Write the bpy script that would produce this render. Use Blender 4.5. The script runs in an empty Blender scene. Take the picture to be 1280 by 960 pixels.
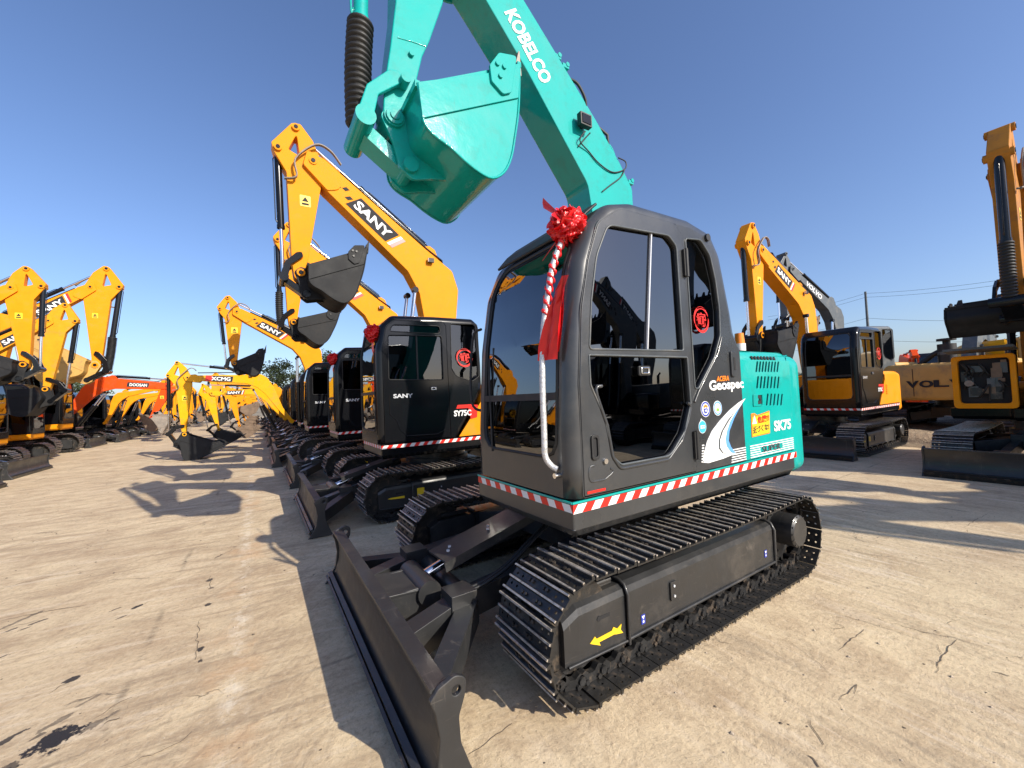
import bpy, math, random
from mathutils import Vector, Matrix
random.seed(7)
PI = math.pi
scene = bpy.context.scene
COL = scene.collection

# ------------------------------------------------------------------ camera geometry
CAM = Vector((2.47635, 2.62539, 1.51639)); YAW, PITCH, ROLL, FPX = math.radians(-122.513), math.radians(1.7821), math.radians(-2.5419), 499.4
_f = Vector((math.cos(YAW)*math.cos(PITCH), math.sin(YAW)*math.cos(PITCH), math.sin(PITCH)))
_r0 = Vector((math.sin(YAW), -math.cos(YAW), 0)); _u0 = _r0.cross(_f)
_r = math.cos(ROLL)*_r0 + math.sin(ROLL)*_u0; _u = -math.sin(ROLL)*_r0 + math.cos(ROLL)*_u0
def at(px, py, ax, val):
    """point of the photograph measured on the real plane x/y/z = val (metres)"""
    d = _f + (px-640)/FPX*_r - (py-480)/FPX*_u
    k = 'xyz'.index(ax); t = (val-CAM[k])/d[k]
    return CAM + t*d
def xz(px, py, y): p = at(px, py, 'y', y); return (p.x, p.z)

# ------------------------------------------------------------------ materials
def mat(name, col, rough=.5, metal=0., noise=.0, nscale=6., bump=0., bscale=60., coat=0., spec=.5, dirt=None, dirt_amt=0., dscale=3., scratch=None, samt=.6):
    m = bpy.data.materials.new(name); m.use_nodes = True
    nt = m.node_tree; N = nt.nodes; L = nt.links; b = N['Principled BSDF']
    b.inputs['Base Color'].default_value = (*col, 1); b.inputs['Roughness'].default_value = rough
    b.inputs['Metallic'].default_value = metal; b.inputs['Specular IOR Level'].default_value = spec
    b.inputs['Coat Weight'].default_value = coat; b.inputs['Coat Roughness'].default_value = .08
    tc = N.new('ShaderNodeTexCoord')
    out = None
    if noise > 0:
        n = N.new('ShaderNodeTexNoise'); n.inputs['Scale'].default_value = nscale; n.inputs['Detail'].default_value = 8; n.inputs['Roughness'].default_value = .6
        L.new(tc.outputs['Object'], n.inputs['Vector'])
        mp = N.new('ShaderNodeMapRange'); mp.inputs['From Min'].default_value = .3; mp.inputs['From Max'].default_value = .7
        mp.inputs['To Min'].default_value = 1-noise; mp.inputs['To Max'].default_value = 1+noise
        L.new(n.outputs['Fac'], mp.inputs['Value'])
        mx = N.new('ShaderNodeVectorMath'); mx.operation = 'SCALE'; mx.inputs[0].default_value = col
        L.new(mp.outputs[0], mx.inputs['Scale']); out = mx.outputs[0]
        mr = N.new('ShaderNodeMapRange'); mr.inputs['From Min'].default_value = .3; mr.inputs['From Max'].default_value = .7
        mr.inputs['To Min'].default_value = max(0, rough-.08); mr.inputs['To Max'].default_value = min(1, rough+.12)
        L.new(n.outputs['Fac'], mr.inputs['Value']); L.new(mr.outputs[0], b.inputs['Roughness'])
    if dirt:
        n2 = N.new('ShaderNodeTexNoise'); n2.inputs['Scale'].default_value = dscale; n2.inputs['Detail'].default_value = 12; n2.inputs['Roughness'].default_value = .72
        L.new(tc.outputs['Object'], n2.inputs['Vector'])
        m2 = N.new('ShaderNodeMapRange'); m2.inputs['From Min'].default_value = .52; m2.inputs['From Max'].default_value = .68
        m2.inputs['To Min'].default_value = 0; m2.inputs['To Max'].default_value = dirt_amt
        L.new(n2.outputs['Fac'], m2.inputs['Value'])
        mi = N.new('ShaderNodeMix'); mi.data_type = 'RGBA'
        mi.inputs[6].default_value = (*col, 1); mi.inputs[7].default_value = (*dirt, 1)
        if out: L.new(out, mi.inputs[6])
        L.new(m2.outputs[0], mi.inputs[0]); out = mi.outputs[2]
    if scratch:
        for k, sc_ in enumerate(((3,60,3),(70,4,5),(5,5,80))):
            vm = N.new('ShaderNodeVectorMath'); vm.operation = 'MULTIPLY'; L.new(tc.outputs['Object'], vm.inputs[0]); vm.inputs[1].default_value = sc_
            n4 = N.new('ShaderNodeTexNoise'); n4.inputs['Scale'].default_value = 1.; n4.inputs['Detail'].default_value = 6; n4.inputs['Roughness'].default_value = .7; n4.inputs['Distortion'].default_value = .6; L.new(vm.outputs[0], n4.inputs['Vector'])
            m4 = N.new('ShaderNodeMapRange'); m4.inputs['From Min'].default_value = .62; m4.inputs['From Max'].default_value = .70; m4.inputs['To Max'].default_value = samt; L.new(n4.outputs['Fac'], m4.inputs['Value'])
            mi4 = N.new('ShaderNodeMix'); mi4.data_type = 'RGBA'; L.new(m4.outputs[0], mi4.inputs[0]); mi4.inputs[6].default_value = (*col, 1); mi4.inputs[7].default_value = (*scratch, 1)
            if out: L.new(out, mi4.inputs[6])
            out = mi4.outputs[2]
    if out: L.new(out, b.inputs['Base Color'])
    if bump > 0:
        n3 = N.new('ShaderNodeTexNoise'); n3.inputs['Scale'].default_value = bscale; n3.inputs['Detail'].default_value = 5
        L.new(tc.outputs['Object'], n3.inputs['Vector'])
        bp = N.new('ShaderNodeBump'); bp.inputs['Strength'].default_value = bump; bp.inputs['Distance'].default_value = .004
        L.new(n3.outputs['Fac'], bp.inputs['Height']); L.new(bp.outputs[0], b.inputs['Normal'])
        if coat > .3: L.new(bp.outputs[0], b.inputs['Coat Normal'])
    return m
def glass(name, tint, rough=.01, refl=.06):
    m = bpy.data.materials.new(name); m.use_nodes = True
    nt = m.node_tree; N = nt.nodes; L = nt.links; N.remove(N['Principled BSDF'])
    o = N['Material Output']; t = N.new('ShaderNodeBsdfTransparent'); t.inputs[0].default_value = (*tint, 1)
    g = N.new('ShaderNodeBsdfGlossy'); g.inputs['Roughness'].default_value = rough; g.inputs['Color'].default_value = (.95,.97,1,1)
    lw = N.new('ShaderNodeLayerWeight'); lw.inputs['Blend'].default_value = .5
    pw = N.new('ShaderNodeMath'); pw.operation = 'POWER'; L.new(lw.outputs['Facing'], pw.inputs[0]); pw.inputs[1].default_value = 4.
    fr = N.new('ShaderNodeMath'); fr.operation = 'MULTIPLY_ADD'; L.new(pw.outputs[0], fr.inputs[0]); fr.inputs[1].default_value = .9; fr.inputs[2].default_value = refl
    tc = N.new('ShaderNodeTexCoord'); n = N.new('ShaderNodeTexNoise'); n.inputs['Scale'].default_value = 1.6; n.inputs['Detail'].default_value = 2
    L.new(tc.outputs['Object'], n.inputs['Vector'])
    bp = N.new('ShaderNodeBump'); bp.inputs['Strength'].default_value = .12; bp.inputs['Distance'].default_value = .02
    L.new(n.outputs['Fac'], bp.inputs['Height']); L.new(bp.outputs[0], g.inputs['Normal'])
    mx = N.new('ShaderNodeMixShader'); L.new(fr.outputs[0], mx.inputs[0]); L.new(t.outputs[0], mx.inputs[1]); L.new(g.outputs[0], mx.inputs[2])
    L.new(mx.outputs[0], o.inputs['Surface'])
    return m
DUST = (.30,.25,.19)
M = dict(
 teal=mat('teal_paint',(.001,.345,.31),.55,noise=.07,nscale=3,coat=.7,bump=.55,bscale=7,dirt=(.02,.24,.20),dirt_amt=.55,dscale=7,spec=.12,scratch=(.03,.25,.21),samt=.45),
 yellow=mat('yellow_paint',(.76,.265,.004),.6,noise=.08,nscale=4,coat=.10,spec=.12,dirt=(.42,.22,.07),dirt_amt=.4,dscale=4),
 amberp=mat('amber_paint',(.70,.285,.012),.6,spec=.12,noise=.1,nscale=4,dirt=(.40,.24,.10),dirt_amt=.5,dscale=3),
 brownp=mat('brown_amber_paint',(.42,.17,.02),.55,spec=.2,noise=.15,nscale=4,dirt=(.16,.09,.05),dirt_amt=.6,dscale=3),  # darker amber with brown blotches, for the right edge machine
 yellow2=mat('lemon_yellow_paint',(.76,.35,.004),.6,spec=.12,noise=.08,nscale=4,coat=.2,dirt=(.30,.22,.10),dirt_amt=.55,dscale=3),
 ochre=mat('ochre_paint',(.50,.29,.07),.5,noise=.1,nscale=3,dirt=(.16,.12,.08),dirt_amt=.6,dscale=2.5),
 orange=mat('orange_red_paint',(.72,.065,.005),.6,spec=.12,noise=.08,nscale=4,coat=.2,dirt=(.25,.12,.07),dirt_amt=.4),
 slate=mat('slate_grey_paint',(.075,.085,.09),.4,noise=.1,dirt=DUST,dirt_amt=.3),
 grey=mat('graphite_paint',(.036,.0385,.041),.33,noise=.12,nscale=2.5,coat=.35,bump=.1,bscale=40,dirt=(.09,.083,.072),dirt_amt=.3,dscale=4),
 frame=mat('undercarriage_paint',(.023,.0235,.0245),.40,noise=.12,nscale=5,bump=.15,bscale=30,dirt=(.085,.072,.058),dirt_amt=.45,dscale=2.5,coat=.12,scratch=(.12,.105,.09),samt=.5),
 black=mat('black_paint',(.006,.0065,.008),.16,spec=.35,dirt=(.014,.013,.012),dirt_amt=.3),
 bblack=mat('bucket_black',(.014,.0145,.016),.6,noise=.2,nscale=6,spec=.25,bump=.2,dirt=(.05,.045,.04),dirt_amt=.35),
 steel=mat('track_steel',(.018,.0175,.017),.38,metal=.0,noise=.25,nscale=14,bump=.4,bscale=70,dirt=(.15,.11,.075),dirt_amt=.75,dscale=11,scratch=(.10,.075,.05),samt=.5),
 bare=mat('worn_bar_edge',(.50,.45,.39),.4,metal=.55,noise=.3,nscale=25,bump=.3,bscale=120,dirt=(.06,.045,.035),dirt_amt=.85,dscale=30),
 rubber=mat('black_rubber',(.012,.012,.012),.55,noise=.15),
 chrome=mat('chromed_rod',(.75,.75,.76),.12,metal=1.),
 white=mat('white_vinyl',(.76,.76,.74),.5,spec=.2),
 red=mat('red_vinyl',(.70,.02,.012),.35),
 silk=mat('red_satin',(.66,.008,.012),.38,noise=.12,nscale=8,coat=.15),
 tinsel=mat('silver_wrap',(.62,.62,.61),.3,metal=.45,noise=.25,nscale=40,bump=1.0,bscale=90),
 ysticker=mat('yellow_vinyl',(.85,.55,.02),.4),
 osticker=mat('orange_vinyl',(.85,.22,.02),.4),
 bsticker=mat('blue_vinyl',(.03,.05,.35),.4),
 lblue=mat('light_blue_vinyl',(.12,.33,.72),.4),
 sky_ink=mat('cyan_vinyl',(.05,.40,.60),.4),
 green=mat('green_vinyl',(.25,.55,.05),.4),
 darkin=mat('dark_interior',(.012,.012,.013),.8),
 seat=mat('seat_cloth',(.05,.05,.055),.85),
 lens=mat('lamp_lens',(.55,.56,.58),.1,coat=1.),
 amber=mat('amber_lens',(.85,.25,.02),.25),
 gsteel=mat('worn_bucket_steel',(.23,.20,.17),.55,metal=.3,noise=.3,nscale=5,bump=.3,dirt=(.20,.09,.04),dirt_amt=.7),
 rust=mat('muddy_steel',(.16,.11,.075),.85,noise=.3,nscale=5,bump=.4,dirt=(.22,.16,.1),dirt_amt=.6),
 badge=mat('badge_vinyl',(.03,.03,.032),.7,spec=.15),
 g_dark=glass('tinted_glass',(.018,.019,.02),refl=.13), g_mid=glass('smoked_glass',(.17,.18,.18)),
)

# ------------------------------------------------------------------ mesh helpers
def fr(o, U, V, W):
    m = Matrix.Identity(4)
    for i, a in enumerate((U, V, W, o)):
        for k in range(3): m[k][i] = a[k]
    return m
def side(y, s=1):      # (u,v,w)->(x,z,y): plate in the xz plane centred on y
    return fr((0,y,0), (1,0,0), (0,0,1), (0,1,0))
class MB:
    def __init__(s): s.v=[]; s.f=[]; s.m=[]; s.sm=[]; s.mats=[]
    def mi(s, m):
        if m not in s.mats: s.mats.append(m)
        return s.mats.index(m)
    def add(s, vs, fs, m='grey', smooth=False, X=None):
        o = len(s.v); k = s.mi(m)
        for v in vs:
            v = Vector(v); s.v.append(X @ v if X else v)
        for f in fs:
            s.f.append([o+i for i in f]); s.m.append(k); s.sm.append(smooth)
        return s
    def build(s, name, parent=None, bevel=0, autosm=False):
        me = bpy.data.meshes.new(name); me.from_pydata([tuple(v) for v in s.v], [], s.f)
        for k in s.mats: me.materials.append(M[k])
        me.polygons.foreach_set('material_index', s.m); me.polygons.foreach_set('use_smooth', s.sm)
        me.update(); o = bpy.data.objects.new(name, me); COL.objects.link(o); o.parent = parent
        if bevel:
            b = o.modifiers.new('edge', 'BEVEL'); b.width = bevel; b.segments = 2; b.limit_method = 'ANGLE'; b.angle_limit = .7; b.use_clamp_overlap = True
        return o
    def box(s, c, d, m='grey', X=None, taper=1.):
        x, y, z = (q/2 for q in d); vs = []
        for zz in (-z, z):
            t = taper if zz > 0 else 1
            vs += [(-x*t,-y*t,zz),(x*t,-y*t,zz),(x*t,y*t,zz),(-x*t,y*t,zz)]
        T = Matrix.Translation(c)
        return s.add(vs, [(3,2,1,0),(4,5,6,7),(0,1,5,4),(1,2,6,5),(2,3,7,6),(3,0,4,7)], m, False, (X @ T) if X else T)
    def beam(s, a, b, w, h, m='grey', up=(0,0,1)):
        a = Vector(a); b = Vector(b); d = b-a; L = d.length; U = d/L
        W = U.cross(Vector(up)).normalized(); V = W.cross(U)
        return s.box((L/2,0,0), (L,w,h), m, fr(a, U, -W, V))
    def cyl(s, a, b, r, m='grey', n=16, r2=None, smooth=True, caps=True):
        a = Vector(a); b = Vector(b); d = (b-a); L = d.length; W = d/L
        U = W.orthogonal().normalized(); V = W.cross(U); r2 = r if r2 is None else r2
        vs = [a+r*(math.cos(t)*U+math.sin(t)*V) for t in [2*PI*i/n for i in range(n)]] + [b+r2*(math.cos(t)*U+math.sin(t)*V) for t in [2*PI*i/n for i in range(n)]]
        s.add(vs, [(i,(i+1)%n,n+(i+1)%n,n+i) for i in range(n)], m, smooth)
        if caps: s.add(vs, [tuple(range(n-1,-1,-1)), tuple(range(n,2*n))], m, False)
        return s
    def tube(s, pts, r, m='rubber', n=8, rs=None, smooth=True):
        pts = [Vector(p) for p in pts]
        if rs is None and 4 <= len(pts) <= 12 and m in ('rubber','gsteel','teal','tinsel') and (pts[0]-pts[-1]).length > 1e-4:
            q = [pts[0]]+pts+[pts[-1]]; out = []
            for i in range(1, len(q)-2):
                for t in (0,.2,.4,.6,.8):
                    a, b, c, e = q[i-1], q[i], q[i+1], q[i+2]
                    out.append(.5*((2*b)+(c-a)*t+(2*a-5*b+4*c-e)*t*t+(3*b-a-3*c+e)*t**3))
            pts = out+[pts[-1]]
        k = len(pts); vs = []; prev = None
        for i, p in enumerate(pts):
            t = (pts[min(i+1,k-1)]-pts[max(i-1,0)]).normalized()
            if prev is None: U = t.orthogonal().normalized()
            else:
                U = prev - t*prev.dot(t); U = U.normalized() if U.length > 1e-6 else t.orthogonal().normalized()
            prev = U; V = t.cross(U); q = rs[i] if rs else r
            vs += [p+q*(math.cos(2*PI*j/n)*U+math.sin(2*PI*j/n)*V) for j in range(n)]
        fs = [(i*n+j, i*n+(j+1)%n, (i+1)*n+(j+1)%n, (i+1)*n+j) for i in range(k-1) for j in range(n)]
        s.add(vs, fs, m, smooth); s.add(vs, [tuple(range(n-1,-1,-1)), tuple(range((k-1)*n, k*n))], m)
        return s
    def plate(s, outer, holes=(), t=.02, bev=0., m='grey', X=None):
        vs, fs = plate_geo(outer, holes, t, bev)
        return s.add(vs, fs, m, False, X)
    def grid(s, rows, m='grey', smooth=True, closed=False):
        n = len(rows[0]); vs = [p for r in rows for p in r]; fs = []
        for i in range(len(rows)-1):
            for j in range(n if closed else n-1):
                fs.append((i*n+j, i*n+(j+1)%n, (i+1)*n+(j+1)%n, (i+1)*n+j))
        return s.add(vs, fs, m, smooth)
def ev_mesh(ob):
    me = bpy.data.meshes.new_from_object(ob)
    vs = [tuple(v.co) for v in me.vertices]; fs = [tuple(p.vertices) for p in me.polygons]
    d = ob.data; bpy.data.objects.remove(ob); bpy.data.meshes.remove(me); bpy.data.curves.remove(d)
    return vs, fs
def plate_geo(outer, holes, t, bev):
    if not holes and bev <= 0:
        n = len(outer); ar = sum(outer[i][0]*outer[(i+1)%n][1]-outer[(i+1)%n][0]*outer[i][1] for i in range(n))
        if ar < 0: outer = outer[::-1]
        vs = [(p[0],p[1],-t/2) for p in outer]+[(p[0],p[1],t/2) for p in outer]
        return vs, [tuple(range(n-1,-1,-1)), tuple(range(n,2*n))]+[(i,(i+1)%n,n+(i+1)%n,n+i) for i in range(n)]
    cu = bpy.data.curves.new('c','CURVE'); cu.dimensions = '2D'; cu.fill_mode = 'BOTH'
    bev = min(bev, t/2-1e-4) if bev else 0
    cu.extrude = t/2-bev; cu.bevel_depth = bev; cu.offset = -bev; cu.bevel_resolution = 1
    for poly in [outer]+list(holes):
        sp = cu.splines.new('POLY'); sp.points.add(len(poly)-1)
        for i, p in enumerate(poly): sp.points[i].co = (p[0], p[1], 0, 1)
        sp.use_cyclic_u = True
    return ev_mesh(bpy.data.objects.new('c', cu))
_tc = {}
def text(mb, st, o, U, V, width=None, height=None, m='white', bold=.0, shear=0., t=.003, sp=1., center=False):
    key = (st, bold, shear, sp)
    if key not in _tc:
        cu = bpy.data.curves.new('t','FONT'); cu.body = st; cu.size = 1; cu.extrude = .5; cu.offset = bold; cu.shear = shear; cu.space_character = sp; cu.resolution_u = 3
        vs, fs = ev_mesh(bpy.data.objects.new('t', cu))
        if not vs: return
        x0 = min(v[0] for v in vs); x1 = max(v[0] for v in vs); y0 = min(v[1] for v in vs); y1 = max(v[1] for v in vs)
        _tc[key] = ([(v[0]-x0, v[1]-y0, v[2]) for v in vs], fs, x1-x0, y1-y0)
    vs, fs, w, h = _tc[key]
    sx = width/w if width else height/h; sy = height/h if height else sx
    U = Vector(U).normalized(); V = Vector(V).normalized(); W = U.cross(V)
    o = Vector(o)
    if center: o = o - U*w*sx/2 - V*h*sy/2
    mb.add([(v[0]*sx, v[1]*sy, v[2]*t) for v in vs], fs, m, False, fr(o, U, V, W))
def fillet(poly, r, n=5):
    out = []; k = len(poly)
    for i in range(k):
        p = Vector(poly[i][:2]); a = Vector(poly[i-1][:2]); b = Vector(poly[(i+1)%k][:2]); rr = poly[i][2] if len(poly[i]) > 2 else r
        u = (a-p); v = (b-p); lu, lv = u.length, v.length; u /= lu; v /= lv
        ang = math.acos(max(-1, min(1, u.dot(v))))
        if rr <= 0 or ang > PI-.05: out.append((p.x, p.y)); continue
        d = min(rr/math.tan(ang/2), lu*.48, lv*.48)
        p0 = p+u*d; p1 = p+v*d
        for j in range(n+1):
            q = j/n; w = (1-q)**2*p0+2*q*(1-q)*p+q*q*p1; out.append((w.x, w.y))
    return out
def circ(cx, cy, r, n=20, ry=None): return [(cx+r*math.cos(2*PI*i/n), cy+(ry or r)*math.sin(2*PI*i/n)) for i in range(n)]
def inset(poly, d):
    n = len(poly); out = []
    ar = sum(poly[i][0]*poly[(i+1)%n][1]-poly[(i+1)%n][0]*poly[i][1] for i in range(n)); sg = 1 if ar > 0 else -1
    for i in range(n):
        a = Vector(poly[i-1]); p = Vector(poly[i]); b = Vector(poly[(i+1)%n])
        e1 = (p-a).normalized(); e2 = (b-p).normalized()
        n1 = Vector((-e1.y, e1.x))*sg; n2 = Vector((-e2.y, e2.x))*sg; nn = (n1+n2)
        if nn.length < 1e-6: nn = n1
        nn.normalize(); k = 1/max(.4, nn.dot(n1)); q = p+nn*d*k; out.append((q.x, q.y))
    return out
def tag(o, label=None, cat=None, group=None, kind=None):
    if label: o['label'] = label
    if cat: o['category'] = cat
    if group: o['group'] = group
    if kind: o['kind'] = kind
    return o
def empty(name, loc, rz=0., sc=1.):
    o = bpy.data.objects.new(name, None); COL.objects.link(o); o.location = loc; o.rotation_euler = (0,0,rz); o.scale = (sc,)*3; o.empty_display_size = .3
    return o
def copy_tree(o, parent=None):
    c = o.copy(); COL.objects.link(c); c.parent = parent
    for ch in [q for q in bpy.data.objects if q.parent is o]: copy_tree(ch, c)
    return c
UP = (0,0,1)
def sim(p, a0, b0, a, b):      # similarity transform carrying segment a0-b0 onto a-b
    a0c, b0c, ac, bc, pc = (complex(*q[:2]) for q in (a0, b0, a, b, p))
    w = ac+(pc-a0c)*(bc-ac)/(b0c-a0c); return (w.real, w.imag) + tuple(p[2:])
def rotp(p, c, ang):
    w = complex(*c)+(complex(*p[:2])-complex(*c))*complex(math.cos(ang), math.sin(ang)); return (w.real, w.imag)

# ------------------------------------------------------------------ crawler tracks
XF, XR, RT, ZT = 1.11, -1.11, .29, .317
PLEN = 2*(XF-XR)+2*PI*RT
def belt(s):
    s %= PLEN; L = XF-XR
    if s < L: return (XR+s, ZT-RT), 0.                    # bottom run, going forward
    s -= L
    if s < PI*RT: a = s/RT; return (XF+RT*math.sin(a), ZT-RT*math.cos(a)), a
    s -= PI*RT
    if s < L: return (XF-s, ZT+RT+ -.018*math.sin(PI*s/L)), PI
    s -= L; a = s/RT; return (XR-RT*math.sin(a), ZT+RT*math.cos(a)), PI+a
NSH = 42
def shoe_geo():
    mb = MB(); p = PLEN/NSH; w = .225
    holes = [circ(dx, dy, .008, 8) for dx in (-.028,.03) for dy in (-w+.035,-w+.085, w-.035, w-.085)]
    X = fr((0,0,0), (1,0,0), (0,1,0), (0,0,1))
    mb.plate([(-p/2+.004,-w),(p/2-.002,-w),(p/2-.002,w),(-p/2+.004,w)], holes, .009, 0, 'steel', X)
    for k, (u, h) in enumerate(((-p/2+.012,.020),(0,.020),(p/2-.012,.026))):
        mb.add([(u-.010,-w,.004),(u+.010,-w,.004),(u+.004,-w,h),(u-.004,-w,h),(u-.010,w,.004),(u+.010,w,.004),(u+.004,w,h),(u-.004,w,h)],
               [(0,1,2,3),(7,6,5,4),(0,4,5,1),(1,5,6,2),(3,7,4,0)], 'steel', False)
        mb.add([(u-.0058,-w-.001,h-.006),(u-.0045,-w-.001,h+.0005),(u+.0045,-w-.001,h+.0005),(u+.0058,-w-.001,h-.006),(u-.0058,w+.001,h-.006),(u-.0045,w+.001,h+.0005),(u+.0045,w+.001,h+.0005),(u+.0058,w+.001,h-.006)], [(1,0,4,5),(2,1,5,6),(3,2,6,7),(0,1,2,3),(7,6,5,4)], 'bare')
    for y in (-.075,-.045,.045,.075):
        for u in (-.035,.035): mb.cyl((u,y,.004),(u,y,.016),.010,'steel',6,smooth=False)
    return mb
def link_geo():
    mb = MB(); p = PLEN/NSH
    for y in (-.085,.085):
        poly = fillet([(-p/2+.004,-.006),(p/2-.004,-.006),(p/2+.016,-.03),(p/2+.010,-.062),(p/2-.028,-.078),(.018,-.052),(-.018,-.052),(-p/2+.030,-.082),(-p/2-.004,-.066),(-p/2-.012,-.03)], .010, 2)
        mb.plate(poly, (), .034, 0, 'steel', side(y))
        for x in (-.042,.042): mb.cyl((x,y-.03,-.022),(x,y+.03,-.022),.013,'steel',6,smooth=False)
    mb.cyl((p/2,-.115,-.040),(p/2,.115,-.040),.021,'frame',10)
    return mb
SH = None; LK = None
def make_track(root, sgn, hero, lod):
    global SH, LK
    yc = sgn*.935
    if SH is None: SH = shoe_geo(); LK = link_geo()
    ch = MB()
    shoes = []
    for i in range(NSH):
        (x, z), a = belt((i+.5)*PLEN/NSH)
        # tangent direction = (cos a, sin a); outward normal = (sin a, -cos a)
        X = fr((x, yc, z), (math.cos(a),0,math.sin(a)), (0,1,0), (math.sin(a),0,-math.cos(a)))
        if lod < 2:
            for k, mn in enumerate(LK.mats): pass
            o = len(ch.v)
            ch.v += [X @ v for v in LK.v]; ch.f += [[o+q for q in f] for f in LK.f]
            for q, f in enumerate(LK.f): ch.m.append(ch.mi('steel')); ch.sm.append(LK.sm[q])
        if hero: shoes.append(X)
        elif lod < 2:
            o = len(ch.v); ch.v += [X @ v for v in SH.v]; ch.f += [[o+q for q in f] for f in SH.f]
            for q, f in enumerate(SH.f): ch.m.append(ch.mi(SH.mats[SH.m[q]])); ch.sm.append(False)
        else:
            p = PLEN/NSH; w = .225
            ch.add([(-p/2,-w,0),(p/2,-w,0),(p/2,w,0),(-p/2,w,0),(-p/4,-w,.022),(-p/4,w,.022),(p/4,-w,.022),(p/4,w,.022),(0,-w,.002),(0,w,.002)],
                   [(0,4,5,3),(4,8,9,5),(8,6,7,9),(6,1,2,7),(0,1,6,8,4),(3,5,9,7,2)], 'steel', False, X)
            ch.box((0,0,-.03),(p*.8,.2,.05),'steel',X)
    tr = ch.build('track', root)
    if hero:
        sm = SH.build('track_shoe', tr); sm.matrix_local = shoes[0]
        for X in shoes[1:]:
            c = sm.copy(); COL.objects.link(c); c.parent = tr; c.matrix_local = X
    # track frame: long fabricated box, sloped top, guard at the idler end
    f = MB(); s = sgn
    def cs(x, y0, z0, y1, z1):   # cross-section ring
        return [(x,s*y0,z0),(x,s*y0,z1-.05),(x,s*(y0-.012),z1-.018),(x,s*(y0-.04),z1),(x,s*y1,z1),(x,s*y1,z0)]
    rows = [cs(.765,1.035,.145,.80,.445), cs(-.88,1.035,.145,.80,.445)]
    f.grid(rows, 'frame', False, True); f.add(rows[0],[(0,1,2,3,4,5)],'frame'); f.add(rows[1],[(5,4,3,2,1,0)],'frame')
    rows = [cs(.775,1.028,.135,.80,.435), cs(1.12,1.028,.130,.80,.430), cs(1.215,1.022,.15,.80,.385)]
    f.grid(rows, 'frame', False, True); f.add(rows[0],[(0,1,2,3,4,5)],'frame'); f.add(rows[-1],[(5,4,3,2,1,0)],'frame')
    fo = f.build('track_frame', tr, .004 if lod < 2 else 0)
    if lod < 2:
        w = MB()                                   # welded flanges, access plate, step and weld bead
        w.tube([(.770,s*1.04,.12),(.770,s*1.043,.39),(.770,s*1.02,.438),(.770,s*.98,.452),(.770,s*.82,.452)], .010, 'frame')
        w.tube([(-.88,s*1.04,.12),(-.88,s*1.045,.39),(-.88,s*1.02,.438),(-.88,s*.98,.452),(-.88,s*.82,.452)], .012, 'frame')
        w.tube([(.775,s*1.040,.148),(-.88,s*1.040,.148)], .010, 'frame')
        w.tube([(1.20,s*1.032,.152),(.775,s*1.034,.138)], .008, 'frame')
        w.plate(fillet([(.34,.24),(.40,.24),(.40,.35),(.34,.35)],.008), (), .012, .002, 'frame', side(s*1.041))
        w.cyl((.37,s*1.04,.265),(.37,s*1.052,.265),.008,'lens',10); w.cyl((.37,s*1.04,.325),(.37,s*1.052,.325),.008,'lens',10)
        w.tube([(1.07,s*.97,.47),(.83,s*.97,.47)], .013, 'frame')
        w.box((.95,s*.91,.46),(.26,.12,.03),'frame')
        w.cyl((.98,s*1.01,.322),(.98,s*1.031,.322),.014,'darkin',10); w.box((.935,s*1.027,.322),(.07,.006,.018),'darkin')
        w.build('frame_trim', tr)
    # idler, sprocket, drive motor, rollers
    i = MB(); i.cyl((XF,yc-.055,ZT),(XF,yc+.055,ZT),.235,'steel',32); i.cyl((XF,yc-.02,ZT),(XF,yc+.02,ZT),.262,'steel',32); i.cyl((XF,yc-.08,ZT),(XF,yc+.08,ZT),.06,'steel')
    i.build('idler', tr)
    g = MB(); n = 21; gear = []
    for k in range(n):
        for da, rr in ((-.3,.222),(-.14,.258),(.14,.258),(.3,.222)):
            a = 2*PI*(k+da)/n; gear.append((XR+rr*math.cos(a), ZT+rr*math.sin(a)))
    g.plate(gear, (), .05, 0, 'steel', side(yc)); g.cyl((XR,yc-.1,ZT),(XR,yc+.06,ZT),.15,'frame',28)
    g.build('sprocket', tr)
    d = MB(); y1 = yc+s*.19
    d.cyl((XR+.02,yc-s*.08,ZT+.04),(XR+.02,y1,ZT+.04),.125,'frame',32); d.cyl((XR+.02,y1,ZT+.04),(XR+.02,y1+s*.014,ZT+.04),.125,'frame',32,r2=.108)
    d.cyl((XR+.02,yc-s*.02,ZT+.04),(XR+.02,yc+s*.035,ZT+.04),.165,'frame',28)
    if lod < 2:
        for k in range(14):
            a = 2*PI*k/14; q = (XR+.02+.116*math.cos(a), ZT+.04+.116*math.sin(a)); d.cyl((q[0],y1-.002,q[1]),(q[0],y1+s*.010,q[1]),.0075,'frame',6)
            q = (XR+.02+.152*math.cos(a), ZT+.04+.152*math.sin(a)); d.cyl((q[0],yc,q[1]),(q[0],yc+s*.05,q[1]),.011,'bare' if k%3==0 else 'frame',6)
    d.box((-.95,yc-s*.03,.31),(.16,.14,.18),'frame')
    d.build('drive_motor', tr)
    for x in ([.82,.49,.16,-.17,-.50,-.80] if lod < 2 else []):
        r = MB(); r.cyl((x,yc-.08,.15),(x,yc+.08,.15),.062,'steel',20); r.cyl((x,yc-.055,.15),(x,yc-.035,.15),.082,'steel',20); r.cyl((x,yc+.035,.15),(x,yc+.055,.15),.082,'steel',20)
        r.cyl((x,yc-.085,.15),(x,yc+.085,.15),.03,'frame',12)
        r.build('roller', tr)
    return tr, fo

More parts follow.
